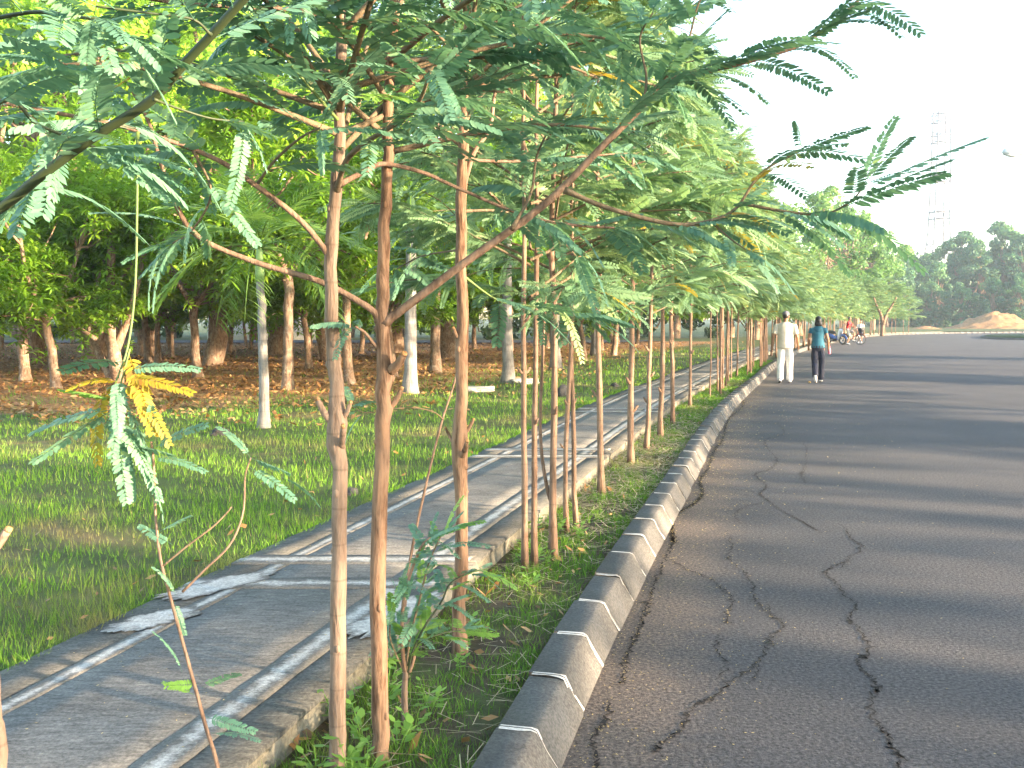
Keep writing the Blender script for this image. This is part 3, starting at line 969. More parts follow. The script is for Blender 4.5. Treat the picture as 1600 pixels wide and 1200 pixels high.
baseA = at(527, 1215, Z_VERGE); YA = baseA.y
tree_a = near_tree("slim tree nearest the bottom edge, ringed smooth bark, pruned fork of stubs at waist height", baseA,
          [(527, 1130), (529, 950), (531, 780), (527, 650), (520, 540), (518, 400), (524, 300), (530, 220), (533, 100), (535, 0), (538, -120), (545, -260)], YA, .0285, .013,
          [([(517, 402), (470, 345), (400, 290), (330, 245), (200, 200), (80, 175), (-60, 150)], YA, YA - .35, .0105, .005, .30, .055, 'bark_thin', {}),
           ([(526, 300), (540, 253), (571, 223), (635, 182), (659, 150), (672, 110)], YA, YA - .55, .010, .0045, .35, .035, 'twig', dict(size=.95, fresh=.12)),
           ([(530, 288), (574, 266), (601, 256), (662, 270), (716, 294), (820, 337), (900, 352), (960, 356)], YA - .02, YA + .35, .0095, .004, .55, .07, 'bark_thin', {}),
           ([(534, 60), (510, 35), (472, 17), (351, 10), (243, 0), (120, -30)], YA, YA - .4, .009, .004, .15, .045, 'bark_thin', {}),
           ([(398, 17), (439, 81), (506, 162), (530, 190)][::-1], YA, YA - .3, .006, .003, .2, .06, 'pale_twig', {}),
           ([(215, 206), (214, 330), (211, 450), (200, 540), (180, 600)], YA - .28, YA - .42, .004, .003, .86, .035, 'pale_twig', dict(size=.85, yellow=.45, spread=1.2)),
           ([(140, 190), (90, 240), (40, 300), (-30, 350)], YA - .3, YA - .5, .005, .003, .1, .06, 'twig', {}),
           ([(300, 232), (330, 300), (300, 360), (270, 380)], YA - .2, YA - .1, .004, .0025, .1, .07, 'twig', dict(size=.8)),
           ([(400, 290), (430, 250), (470, 215), (500, 200)], YA - .1, YA - .4, .005, .003, .2, .06, 'twig', dict(size=.9))],
          [(524, 665, 495, 622, .011, -.03), (533, 655, 548, 628, .008, -.03), (533, 700, 536, 665, .010, -.09)], M['bark_row'], 1, auto=15)

baseB = at(593, 1190, Z_VERGE); YB = baseB.y
near_tree("young tree with warm fissured lower bark, forking into two long limbs at head height", baseB,
          [(594, 1120), (590, 900), (597, 700), (600, 600), (598, 500), (600, 400), (604, 280), (606, 180), (612, 60), (622, -80), (630, -220)], YB, .0305, .012,
          [([(592, 500), (575, 480), (500, 440), (400, 410), (310, 370), (270, 310), (250, 250), (232, 190), (200, 130)], YB, YB - .2, .0125, .005, .52, .06, 'bark_thin', {}),
           ([(600, 505), (640, 475), (720, 415), (850, 320), (940, 230), (1005, 165), (1035, 130), (1100, 112), (1160, 98), (1250, 70), (1310, 28), (1350, -8)], YB, YB - .25, .0155, .0045, .50, .034, 'bark_thin', dict(size=.9, spread=.75, flat=.12)),
           ([(882, 297), (950, 325), (1050, 350), (1110, 345), (1150, 325), (1190, 270), (1250, 235)], YB - .13, YB - .25, .0085, .003, .38, .038, 'twig', dict(size=.85, yellow=.04, spread=.8, flat=.12)),
           ([(1160, 318), (1230, 331), (1290, 334), (1330, 314), (1350, 290)], YB - .22, YB - .4, .005, .0025, .2, .04, 'twig', dict(size=.95, spread=.7, flat=.1)),
           ([(1035, 130), (1055, 100), (1075, 65), (1090, 10), (1110, -30)], YB - .18, YB - .25, .005, .0025, .2, .05, 'twig', dict(size=.85)),
           ([(1005, 165), (1010, 120), (1000, 60), (1020, 20)], YB - .18, YB - .05, .005, .0025, .2, .06, 'twig', {}),
           ([(1110, 345), (1140, 372), (1165, 390)], YB - .2, YB - .3, .004, .002, .1, .06, 'twig', dict(size=.6, yellow=.1, flat=.05)),
           ([(800, 358), (830, 300), (840, 240), (870, 180)], YB - .1, YB + .25, .006, .003, .3, .06, 'twig', {}),
           ([(590, 545), (570, 520), (555, 510)], YB, YB - .1, .006, .004, 2.0, .05, 'bark_thin', {})],
          [(607, 580, 632, 552, .014, -.06), (606, 640, 628, 606, .009, -.02)], M['bark_rough'], 2, auto=13)

baseC = at(717, 1020, Z_VERGE); YC = baseC.y
near_tree("young tree standing third along the kerb, knobbly trunk with a torn branch scar", baseC,
          [(718, 940), (722, 850), (718, 700), (722, 560), (722, 400), (720, 300), (724, 230), (726, 150), (730, 60), (734, -60), (738, -180)], YC, .034, .014,
          [([(722, 300), (740, 240), (765, 200), (775, 140), (800, 80), (850, 20)], YC, YC + .1, .012, .005, .45, .05, 'bark_thin', {}),
           ([(727, 250), (790, 252), (850, 250), (930, 243), (980, 240)], YC, YC + .3, .008, .004, .2, .05, 'bark_thin', {}),
           ([(722, 430), (780, 470), (840, 480), (920, 500)], YC, YC + .5, .006, .003, .2, .06, 'pale_twig', dict(size=1.0)),
           ([(720, 390), (660, 400), (620, 420)], YC, YC + .5, .005, .003, .3, .06, 'twig', {}),
           ([(722, 200), (760, 140), (830, 100), (930, 60)], YC, YC - .1, .008, .003, .2, .05, 'twig', {}),
           ([(722, 330), (780, 330), (850, 350), (900, 400)], YC, YC + .2, .007, .003, .25, .05, 'twig', {}),
           ([(726, 120), (690, 60), (640, 20), (600, 0)], YC, YC - .3, .008, .003, .25, .055, 'twig', {})],
          [(722, 225, 700, 205, .012, 0), (722, 680, 740, 655, .008, 0), (720, 715, 730, 688, .011, -.12), (719, 530, 708, 512, .009, -.03), (716, 700, 696, 668, .007, .02)], M['bark_rough'], 3, auto=15)

# tree at the very left edge: its dark limb crosses the upper left corner
baseL = Vector((-1.165, 2.2, Z_VERGE)); YL = 2.2
near_tree("tree mostly cut off by the photo's side edge, dark limb crossing the upper corner", baseL,
          [(-6, 1200), (-14, 1100), (-30, 950), (-60, 800), (-90, 600), (-130, 420), (-170, 200), (-200, -100)], YL, .026, .012,
          [([(-132, 410), (0, 326), (70, 270), (150, 212), (235, 158), (280, 108), (330, 55), (380, 0), (430, -50)], 2.15, 1.85, .0115, .008, .30, .065, 'green_twig', dict(size=.95)),
           ([(-150, 300), (0, 160), (60, 195), (160, 235)], 2.1, 2.2, .005, .003, .4, .05, 'green_twig', dict(size=.85)),
           ([(-170, 200), (-60, 60), (40, 20), (150, 30)], 2.1, 1.8, .006, .003, .3, .05, 'green_twig', dict(size=.85)),
           ([(240, 155), (280, 170), (330, 185), (380, 190)], 1.95, 2.1, .003, .002, .3, .09, 'green_twig', dict(size=.7)),
           ([(330, 55), (300, 30), (230, 20), (150, 10)], 1.9, 1.8, .003, .002, .2, .06, 'green_twig', dict(size=.8))],
          [(-40, 880, 14, 826, .011, 0)], M['bark_row'], 4)

# leaning sapling low on the left, almost bare
sap = empty("sapling", (atd(345, 1225, 2.6).x, 2.6, Z_VERGE)); YS = 2.6
tag(sap, "thin bare leaning sapling by the near footpath edge with a few small feather leaves", "sapling")
rr = np.random.default_rng(5)
for nm, pl, ra, rb in (("stem", [(345, 1225), (320, 1130), (290, 1020), (268, 940), (250, 870), (242, 790), (240, 720), (236, 690)], .0062, .003),
                       ("branch", [(255, 884), (290, 855), (330, 825), (350, 806), (362, 792)], .0035, .0022),
                       ("branch", [(285, 925), (320, 890), (360, 850), (380, 800), (383, 745), (392, 715)], .004, .002)):
    P_ = [atd(px, py, YS + .0004 * abs(1225 - py)) for px, py in pl]
    if nm == "stem": P_ = [sap.location - Vector((0, 0, .03))] + P_
    SS = spline(P_, 22)
    mb = MB(); mb.tube(SS - np.array(tuple(sap.location)), np.linspace(ra, rb, 22), 7)
    mb.build(nm, M['bark_thin'] if nm == "stem" or pl[0][0] == 285 else M['twig'], sap, smooth=True)
for (px, py, dx, dz, sc, g_) in ((302, 1085, -.9, .5, .42, 1), (308, 1070, -.9, .1, .40, 1), (315, 1075, .8, .5, .45, 0), (322, 1120, .9, -.1, .42, 0), (330, 1145, .9, .15, .5, 0), (285, 1050, -.3, 1, .4, 0),
                                (250, 830, .6, .4, .45, 0), (268, 850, -.7, .4, .42, 0), (240, 722, -.5, .5, .5, 0), (238, 715, .9, .1, .5, 0), (240, 700, .8, .5, .6, 0), (236, 690, -.8, .3, .6, 0), (236, 690, .2, .9, .5, 0),
                                (392, 716, .8, -.2, .5, 0), (392, 716, -.4, .7, .4, 0), (390, 730, .9, -.4, .55, 0), (440, 745, .9, -.3, .4, 0), (272, 940, .3, -.8, .3, 0), (275, 930, -.2, .8, .3, 0)):
    leaf_obj(sap, (ME_FG if g_ else ME_FR)[int(rr.integers(3))], atd(px, py, YS + .0004 * abs(1225 - py)), (dx, rr.uniform(-.4, .2), dz), rr.uniform(-.9, .9), sc)

# low hanging sprig of green and yellow leaves in front of the lawn
spr = empty("hanging_sprig", atd(190, 590, YA - .42))
tag(spr, "drooping sprig of half yellowed feather leaves hanging over the lawn")
SS = spline([atd(203, 545, YA - .42), atd(190, 595, YA - .42), atd(176, 640, YA - .42), atd(186, 690, YA - .42)], 12)
mb = MB(); mb.tube(SS - np.array(tuple(spr.location)), np.linspace(.003, .0016, 12), 6)
mb.build("stem", M['pale_twig'], spr, smooth=True)
for (px, py, dx, dz, me, sc) in ((190, 590, 1, .05, ME_FY[0], .62), (188, 595, .85, -.45, ME_FY[1], .62), (195, 580, .9, .25, ME_FR[1], .6), (188, 598, -.75, .35, ME_FY[2], .42), (176, 640, -1, -.1, ME_FR[0], .85), (176, 640, -.9, -.5, ME_FR[7], .8),
                                (178, 650, .5, -.9, ME_FR[5], .8), (182, 660, .8, -.8, ME_FR[1], .75), (184, 670, .2, -1, ME_FR[0], .7), (186, 690, .9, -.6, ME_FR[3], .7), (186, 690, 1, -.2, ME_FR[2], .6), (186, 690, -.1, -1, ME_FR[2], .5), (180, 625, -.6, .2, ME_FG[1], .6)):
    leaf_obj(spr, me, atd(px, py, YA - .42), (dx, rr.uniform(-.35, .35), dz), rr.uniform(-.7, .7), sc)

spr.location = spr.location - tree_a.location; spr.parent = tree_a      # it hangs from the front tree's twig

# thin dead whip leaning between the second and third tree, and the leafy young shrub at its foot
whip = empty("leaning_stem", at(628, 1000, Z_VERGE)); YW = whip.location.y
tag(whip, "thin straight dry stem leaning between the fissured tree and the knobbly tree", "stem")
SS = spline([atd(628, 1000, YW), atd(640, 880, YW + .05), atd(665, 760, YW + .1), (atd(690, 660, YW + .15)), atd(712, 590, YW + .2), atd(722, 520, YW + .25)], 20)
mb = MB(); mb.tube(SS - np.array(tuple(whip.location)), np.linspace(.0085, .0035, 20), 7); mb.build("stem", M['bark_thin'], whip, smooth=True)
SS = spline([atd(692, 655, YW + .15), atd(680, 645, YW + .1), atd(655, 638, YW), atd(620, 638, YW - .1), atd(570, 645, YW - .1), atd(550, 632, YW - .1)], 16)
mb = MB(); mb.tube(SS - np.array(tuple(whip.location)), np.linspace(.0035, .002, 16), 6); mb.build("branch", M['twig'], whip, smooth=True)
for k in range(6):
    leaf_obj(whip, ME_FR[k % 4], SS[-1 - k % 4], (rr.uniform(-1, .3), rr.uniform(-.5, .5), rr.uniform(-.4, .4)), rr.uniform(-.6, .6), .55)

shr = empty("young_shrub", at(633, 1135, Z_VERGE)); YH = shr.location.y
tag(shr, "small leafy feather-leaved shrub sprouting from a stump between the front trees", "shrub")
for pl, ra, rb, bm in (([(633, 1135), (632, 1080), (634, 1050)], .013, .010, 'bark_row'), ([(634, 1060), (628, 1000), (632, 930), (655, 860), (672, 840)], .008, .004, 'bark_thin'),
                       ([(634, 1060), (640, 1000), (655, 940), (670, 880), (690, 835)], .005, .003, 'twig'), ([(640, 1050), (645, 1035), (648, 1022)], .007, .006, 'bark_thin'),
                       ([(636, 1040), (660, 985), (690, 940), (705, 910), (745, 890)], .005, .0025, 'green_twig'), ([(634, 1055), (610, 1000), (612, 960), (620, 930)], .004, .002, 'twig'), ([(636, 1055), (650, 1010), (690, 990), (720, 985)], .004, .002, 'green_twig')):
    SS = spline([atd(px, py, YH + .1 * (1 if px > 660 else 0) * (px - 660) / 60) for px, py in pl], 14)
    mb = MB(); mb.tube(SS - np.array(tuple(shr.location)), np.linspace(ra, rb, 14), 8); mb.build("stem", M[bm], shr, smooth=True)
    if ra < .009 and bm != 'bark_thin' or pl[-1][0] == 672:
        branch_leaves(shr, SS, .2, .02, rr, ME_FR, size=.55, fresh=.2, spread=1.2)
for (px, py, dx, dz) in ((690, 835, 1, .5), (745, 890, 1, -.3), (692, 838, .3, 1)):
    leaf_obj(shr, ME_FG[0], atd(px, py, YH), (dx, 0, dz), .3, .55)


# ------------------------------------------------------------------ the rest of the row
def row_crown(seed, lod, h0=1.7, h1=4.4, nbr=17, rad=1.0, yellow=0.03):
    """limbs and feather leaves of one young tree; returns (limb mesh, leaf mesh)"""
    r = np.random.default_rng(seed)
    wood, leaf = MB(), MB()
    tp = FR1 if lod == 1 else FR2
    for i in range(nbr):
        t = i / (nbr - 1)
        z = h0 + (h1 - h0) * t * 0.9 + r.uniform(-.06, .06)
        az = 2.4 * i + r.uniform(-.5, .5)
        L_ = rad * (1.0 - 0.62 * t ** 1.6) * r.uniform(.7, 1.15)
        el = r.uniform(.1, .5) + .5 * t
        d0 = np.array([math.cos(az) * math.cos(el), math.sin(az) * math.cos(el), math.sin(el)])
        P_ = [np.array([0, 0, z]), np.array([0, 0, z]) + d0 * L_ * .45, np.array([0, 0, z]) + d0 * L_ * .8 + (0, 0, -.04), np.array([0, 0, z]) + d0 * L_ * 1.05 + (0, 0, -.12 * L_)]
        S = spline(P_, 9)
        wood.tube(S, np.linspace(.010, .0035, 9), 5 if lod == 1 else 3, cap=False)
        nf = int((26 if lod == 1 else 19) * (0.6 + L_ * 0.75))
        for k in range(nf):
            tt = 0.18 + 0.82 * (k + r.uniform(0, .8)) / nf
            j = min(7, int(tt * 8)); q = S[j + 1] - S[j]; p = S[j] + q * (tt * 8 - j if tt < 1 else 1)
            q = q / np.linalg.norm(q)
            sd = np.cross(q, (0, 0, 1)); sd /= np.linalg.norm(sd) + 1e-6
            a = r.uniform(.4, 1.2)
            d = q * math.cos(a) + sd * (1 if k % 2 else -1) * math.sin(a) + np.array([0, 0, r.uniform(-.38, .38)])
            v = float(np.clip(r.normal(.5, .2), 0, 1))
            put(leaf, tp[r.integers(len(tp))], p, basis(d, roll=r.uniform(-1.1, 1.1)), r.uniform(.8, 1.2), 1 if r.random() < yellow else 0, v)
        # side twig
        if lod == 1:
            p = S[4]; az2 = az + r.choice([-1, 1]) * r.uniform(.5, .9)
            d1 = np.array([math.cos(az2), math.sin(az2), r.uniform(-.1, .4)])
            S2 = spline([p, p + d1 * L_ * .3, p + d1 * L_ * .55 + (0, 0, -.08)], 6)
            wood.tube(S2, np.linspace(.006, .0025, 6), 4, cap=False)
            for k in range(6):
                q = S2[-1] - S2[0]; q /= np.linalg.norm(q); sd = np.cross(q, (0, 0, 1)); a = r.uniform(.3, 1.2)
                d = q * math.cos(a) + sd * (1 if k % 2 else -1) * math.sin(a) + np.array([0, 0, r.uniform(-.5, .3)])
                put(leaf, tp[r.integers(len(tp))], S2[min(5, 1 + k)], basis(d, roll=r.uniform(-.6, .6)), r.uniform(.75, 1.1), 0, float(np.clip(r.normal(.5, .2), 0, 1)))
    for k in range(10):       # leader tuft
        d = r.normal(0, 1, 3); d[2] = abs(d[2]) * .6
        put(leaf, tp[r.integers(len(tp))], (0, 0, h1 - .25 + .03 * k), basis(d, roll=r.uniform(-.5, .5)), r.uniform(.7, 1.1), 0, .6)
    return wood, leaf


def row_variants(n, lod, leafm, seed, **kw):
    out = []
    for i in range(n):
        w, l = row_crown(seed + i, lod, **kw)
        out.append((w.mesh("row_limbs", M['twig'], True), l.mesh("row_crown", [leafm, M['leaf_yellow']])))
    return out


RV1 = row_variants(8, 1, M['leaf_mid'], 100, nbr=30, h0=1.65, h1=4.9, rad=1.35)
RV1b = row_variants(6, 1, M['leaf_far'], 120, h0=1.7, h1=4.9, nbr=26, rad=1.35)
RV2 = row_variants(6, 2, M['leaf_far'], 140, h0=1.6, h1=4.7, nbr=26, rad=1.3)


def row_tree(label, base, var, stems, r0, hz, scz, scr, seed, mat='bark_thin', k=8):
    """stems: list of (dx,dy) foot offsets; each stem is one trunk"""
    r = np.random.default_rng(seed)
    root = empty("roadside_tree", base)
    tag(root, label, "tree", "young feather-leaved trees in the verge row")
    for i, (dx, dy, lx) in enumerate(stems):
        top = hz * scz
        n = 14 if k > 5 else 7
        zz = np.linspace(-.03, top * .93, n)
        wob = r.normal(0, .012, (n, 2)); wob = np.cumsum(wob, 0) * .55; wob[0] = 0
        f = (zz / top).clip(0, 1)
        S = np.stack([dx + lx * f + wob[:, 0] - dx * .7 * f, dy - dy * .7 * f + wob[:, 1], zz], 1)
        rd = np.linspace(r0, r0 * .35, n) * (1 + r.normal(0, .04, n)); rd[0] *= 1.35
        mb = MB(); mb.tube(S, rd, k)
        if k > 5:
            for q in range(3):
                j = int(r.integers(2, 7)); a_ = r.uniform(0, 6.28)
                mb.tube([S[j], S[j] + np.array([math.cos(a_) * r0 * 1.2, math.sin(a_) * r0 * 1.2, r0 * .6]), S[j] + np.array([math.cos(a_) * r0 * 2.2, math.sin(a_) * r0 * 2.2, r0 * 2.0])], [r0 * .6, r0 * .5, r0 * .32], 6)
        mb.build("trunk", M[mat], root, smooth=True)
    rz = r.uniform(0, 6.28)
    for nm, me in (("limbs", var[0]), ("crown", var[1])):
        o = link(nm, me, root)
        o.rotation_euler = (0, 0, rz); o.scale = (scr, scr, scz)
    return root


MID = [  # base pixel, stems, radius, label
    ((828, 893), [(-.03, 0, -.02), (.03, .10, .02)], .017, "twin thin wavy stems standing nearest behind the knobbly third tree"),
    ((865, 875), [(0, 0, .03)], .021, "slim tree forking low into a Y just above knee height"),
    ((892, 832), [(-.03, 0, .05), (.05, .12, .03)], .016, "pair of thin stems right behind the low Y-forked tree"),
    ((940, 775), [(0, 0, 0)], .026, "straight knotty slim tree beside the mown grass heap"),
    ((986, 728), [(0, 0, 0)], .030, "straight tree with reddish foot next after the knotty slim tree"),
    ((1009, 705), [(0, 0, .05)], .026, "straight slim tree close behind the reddish-footed tree"),
    ((1032, 685), [(0, 0, 0)], .029, "slim tree with a pair of bare prongs below its crown"),
    ((1051, 662), [(0, 0, -.05)], .028, "slightly bent dark-stemmed tree before the row thickens"),
    ((1078, 637), [(0, 0, .02)], .026, "slim tree with a forked bare twig just before the dense row"),
]
for i, (bp, stems, r0, lab) in enumerate(MID):
    b = at(*bp, Z_VERGE)
    rt = row_tree(lab, b, RV1[i % 8], stems, r0 * 1.15, 4.4, random.uniform(.92, 1.05), random.uniform(.85, 1.0), 300 + i)
    if i == 1:      # the low second arm of the Y
        mb = MB(); S = spline([(-.0, 0, .33), (-.045, 0, .47), (-.085, .02, .8), (-.07, .02, 1.3), (-.05, .03, 1.75)], 16)
        mb.tube(S, np.linspace(.013, .008, 16), 8); mb.build("trunk", M['bark_thin'], rt, smooth=True)
ORD = 'first second third fourth fifth sixth seventh eighth ninth tenth eleventh twelfth thirteenth fourteenth fifteenth sixteenth seventeenth eighteenth nineteenth twentieth twenty-first twenty-second twenty-third twenty-fourth twenty-fifth twenty-sixth'.split()
s = s_of_y(19.0, 0.5); i = 0
while True:
    x, y = kpt(s, 0.55 + random.uniform(-.16, .16))
    if y > 104: break
    var = (RV1b if y < 34 else RV2)
    near = y < 34
    lab = "slim young tree, %s stem after the forked-twig tree in the kerbside row" % (ORD[i] if i < len(ORD) else "late") if near else "young tree in the far thickened end of the kerbside row"
    row_tree(lab, (x, y, Z_VERGE), var[i % len(var)], [(0, 0, random.uniform(-.08, .08))] + ([(.06, .05, 0)] if random.random() < .35 and near else []),
             random.uniform(.016, .03) if near else random.uniform(.03, .05), 4.5, random.uniform(.88, 1.12), random.uniform(.85, 1.1), 500 + i, k=7 if near else 5, mat='bark_thin')
    s += random.uniform(.55, 1.15) if near else random.uniform(1.1, 1.9)
    i += 1
# the last, stouter tree at the road's far bend
b_ = at(1378, 523.5, Z_LAWN)
lt_ = empty("roadside_tree", b_); tag(lt_, "stout short tree with forked pale trunk standing alone at the road's far bend", "tree", "young feather-leaved trees in the verge row")
for pl in ([(0, 0, -.1), (.05, 0, 1.0), (-.1, 0, 1.7), (-.5, .1, 2.6), (-.8, .1, 3.4)], [(.05, 0, .9), (.3, 0, 1.7), (.8, .1, 2.5), (1.2, 0, 3.3)]):
    mb = MB(); mb.tube(spline(pl, 10), np.linspace(.19, .06, 10), 7); mb.build("trunk", M['bark_thin'], lt_, smooth=True)
o = link("crown", RV2[0][1], lt_); o.scale = (2.4, 2.4, 1.15); o.location = (0, 0, -.3)
# (metres across from the kerb, distance ahead, crown variant, size) of the unseen shade trees
SHADE_TREES = [(24, -17, 0, .9), (25, 11, 4, .85), (24, 25, 1, .9), (24, 41, 3, 1.0)]

# ------------------------------------------------------------------ the grove
ROS = [rosette(9, .20, .058, i, .3 + .15 * (i % 3)) for i in range(6)]


def grove_variant(seed, h=7.2, rad=2.6, hf=1.9, r0=.15, nlimb=4, stems=1, per=12, bare=0.0):
    r = np.random.default_rng(seed)
    wood, leaf = MB(), MB()
    ends = []
    n = 9
    z = np.linspace(-.06, hf, n)
    wob = np.cumsum(r.normal(0, .018, (n, 2)), 0); wob[0] = 0
    lean = r.uniform(-.12, .12, 2)
    S = np.stack([wob[:, 0] + lean[0] * z, wob[:, 1] + lean[1] * z, z], 1)
    rd = np.linspace(r0, r0 * .82, n) * (1 + r.normal(0, .05, n)); rd[0] *= 1.45; rd[1] *= 1.15
    wood.tube(S, rd, 10, cap=False)
    top = S[-1]
    for i in range(nlimb):
        az = 6.283 * i / nlimb + r.uniform(-.5, .5)
        el = r.uniform(.75, 1.15)
        L1 = (h - hf) * r.uniform(.40, .55)
        d = np.array([math.cos(az) * math.cos(el), math.sin(az) * math.cos(el), math.sin(el)])
        k1 = top + d * L1 * .5 + r.normal(0, .08, 3); e1 = top + d * L1 + r.normal(0, .12, 3)
        SL = spline([top - d * .1, top + d * .2, k1, e1], 9)
        wood.tube(SL, np.linspace(r0 * .62, r0 * .32, 9), 8, cap=False)
        for j in range(4):
            st = SL[int(r.integers(4, 9))]
            az2 = az + r.uniform(-1.3, 1.3); el2 = r.uniform(-.05, 1.2)
            L2 = r.uniform(.7, 1.15) * rad * .55
            d2 = np.array([math.cos(az2) * math.cos(el2), math.sin(az2) * math.cos(el2), math.sin(el2)])
            S2 = spline([st, st + d2 * L2 * .5 + r.normal(0, .08, 3), st + d2 * L2 + (0, 0, .1 * L2)], 7)
            wood.tube(S2, np.linspace(r0 * .28, r0 * .12, 7), 5, cap=False)
            for k in range(4):
                s3 = S2[int(r.integers(2, 7))]
                d3 = d2 + r.normal(0, .7, 3); d3 /= np.linalg.norm(d3)
                L3 = r.uniform(.35, .8)
                e3 = s3 + d3 * L3
                wood.tube([s3, s3 + d3 * L3 * .5 + (0, 0, -.04), e3], [.016, .012, .008], 4, cap=False)
                ends.append(e3); ends.append(s3 + d3 * L3 * .6)
    # low sprays that hang below the fork
    for i in range(9):
        az = r.uniform(0, 6.28); p0 = top + np.array([0, 0, r.uniform(.0, .9)])
        d = np.array([math.cos(az), math.sin(az), r.uniform(-.15, .25)]); L_ = r.uniform(.8, 1.9)
        SS = spline([p0, p0 + d * L_ * .5 + (0, 0, .15), p0 + d * L_ + (0, 0, -.15)], 7)
        wood.tube(SS, np.linspace(.03, .01, 7), 5, cap=False)
        ends += [SS[-1], SS[-2], SS[4] + r.normal(0, .15, 3)]
    for e in ends:
        if r.random() < bare: continue
        base_v = float(np.clip(r.normal(.5, .18), 0, 1))
        for k in range(int(r.integers(per - 4, per + 5))):
            p = e + r.normal(0, .21, 3) * (1, 1, .8)
            put(leaf, ROS[int(r.integers(6))], p, basis((r.normal(0, .35), r.normal(0, .35), 1.0), up=(1, 0, 0)) @ np.array([[0, 0, 1], [0, 1, 0], [1, 0, 0]]), r.uniform(.75, 1.2), 0, float(np.clip(base_v + r.normal(0, .12), 0, 1)))
    return wood, leaf


GV = []
for i in range(7):
    w, l = grove_variant(700 + i, h=[7.6, 6.8, 8.2, 7.2, 8.6, 6.6, 7.8][i], rad=[2.7, 2.5, 3.0, 2.6, 2.9, 2.4, 2.8][i], hf=[1.8, 1.5, 2.3, 2.0, 2.6, 1.4, 2.1][i], r0=[.12, .11, .13, .10, .14, .10, .12][i], nlimb=[4, 5, 4, 3, 4, 4, 5][i])
    GV.append((w.mesh("grove_trunk", M['bark_grove'], True), l.mesh("grove_crown", M['leaf_grove'])))


def grove_tree(label, p, v, sc=1.0, rz=0.0, scz=1.0, lean=0.0, group="broad-leaved trees of the grove", name="grove_tree", crown_mat=None):
    root = empty(name, p, rz)
    tag(root, label, "tree", group)
    root.scale = (sc, sc, sc * scz); root.rotation_euler = (0, lean, rz)
    link("trunk", GV[v][0], root); link("crown", GV[v][1], root)
    return root


def gat(px, py):
    p = at(px, py, Z_LAWN); p.z = lawn_z(p.x, p.y) - .02
    return p


GR = [((88, 608), 1, .90, "short stout grove tree with low fork at the lawn's far side edge"),
      ((310, 590), 0, .95, "grove tree with lit foot standing alone left of the small palm"),
      ((450, 608), 3, 1.15, "grove tree forking above a thick grey trunk just right of the small palm"),
      ((548, 600), 2, .85, "orange lit leaning grove trunk between the two front kerb trees"),
      ((617, 590), 5, .90, "low-forked grove tree with pale twin limbs behind the fissured tree"),
      ((680, 582), 4, 1.00, "thick straight orange lit grove trunk beside the ringed grey palm"),
      ((742, 545), 0, .95, "lit straight grove trunk deep behind the knobbly third tree"),
      ((838, 557), 2, 1.0, "dark grove trunk with flared foot behind the pale slab"),
      ((232, 566), 6, 1.0, "grove trunk, first of the close twin pair in mid grove"),
      ((246, 567), 3, 1.0, "grove trunk, second of the close twin pair in mid grove"),
      ((268, 558), 5, .8, "thin V-shaped lit grove tree beside the twin trunks"),
      ((390, 548), 1, .9, "small crooked grove tree behind the small palm's trunk"),
      ((40, 596), 6, 1.0, "shaded thick grove trunk next to the short stout one")]
for i, (bp, v, sc, lab) in enumerate(GR):
    grove_tree(lab, gat(*bp), v, sc, rz=1.3 * i, lean=.10 if bp[0] == 548 else 0)
# the many-stemmed tree at left
p = gat(180, 604)
root = empty("grove_tree", p); tag(root, "many-stemmed pale grove tree with a long low limb reaching sideways", "tree", "broad-leaved trees of the grove")
Y_ = p.y; r = np.random.default_rng(61); leaf = MB()
for (pl, ra, rb) in (([(184, 606), (180, 560), (176, 530), (172, 470), (174, 400), (170, 300)], .19, .08), ([(176, 596), (160, 565), (146, 530), (133, 490), (120, 440), (118, 360), (100, 290)], .11, .05),
                     ([(182, 545), (195, 510), (205, 480), (220, 420), (240, 330)], .12, .05), ([(150, 530), (110, 505), (70, 490), (20, 470), (-20, 460)], .06, .025), ([(172, 500), (160, 470), (140, 420), (60, 380), (0, 350)], .06, .02),
                     ([(178, 470), (200, 420), (250, 380), (300, 340)], .05, .02), ([(160, 520), (150, 460), (165, 400), (190, 320)], .05, .02)):
    SS = spline([atd(px, py, Y_ + .3 * math.sin(px)) for px, py in pl], 16)
    mb = MB(); mb.tube(SS - np.array(tuple(p)), np.linspace(ra, rb, 16) * .8, 9); mb.build("trunk" if ra > .1 else "limb", M['bark_grove'], root, smooth=True)
    for k in range(60 if ra < .1 else 25):
        j = int(r.integers(9 if ra > .1 else 5, 16)); q = SS[j] - np.array(tuple(p)) + r.normal(0, .42, 3)
        put(leaf, ROS[int(r.integers(6))], q, basis((r.normal(0, .3), r.normal(0, .3), 1), up=(1, 0, 0)) @ np.array([[0, 0, 1], [0, 1, 0], [1, 0, 0]]), r.uniform(.8, 1.2), 0, float(np.clip(r.normal(.55, .2), 0, 1)))
for k in range(420):
    q = np.array([r.normal(0, 1.5), r.normal(0, 1.4), 4.6 + r.normal(0, 1.2)])
    put(leaf, ROS[int(r.integers(6))], q, basis((r.normal(0, .3), r.normal(0, .3), 1), up=(1, 0, 0)) @ np.array([[0, 0, 1], [0, 1, 0], [1, 0, 0]]), r.uniform(.8, 1.2), 0, float(np.clip(r.normal(.5, .2), 0, 1)))
leaf.build("crown", M['leaf_grove'], root)
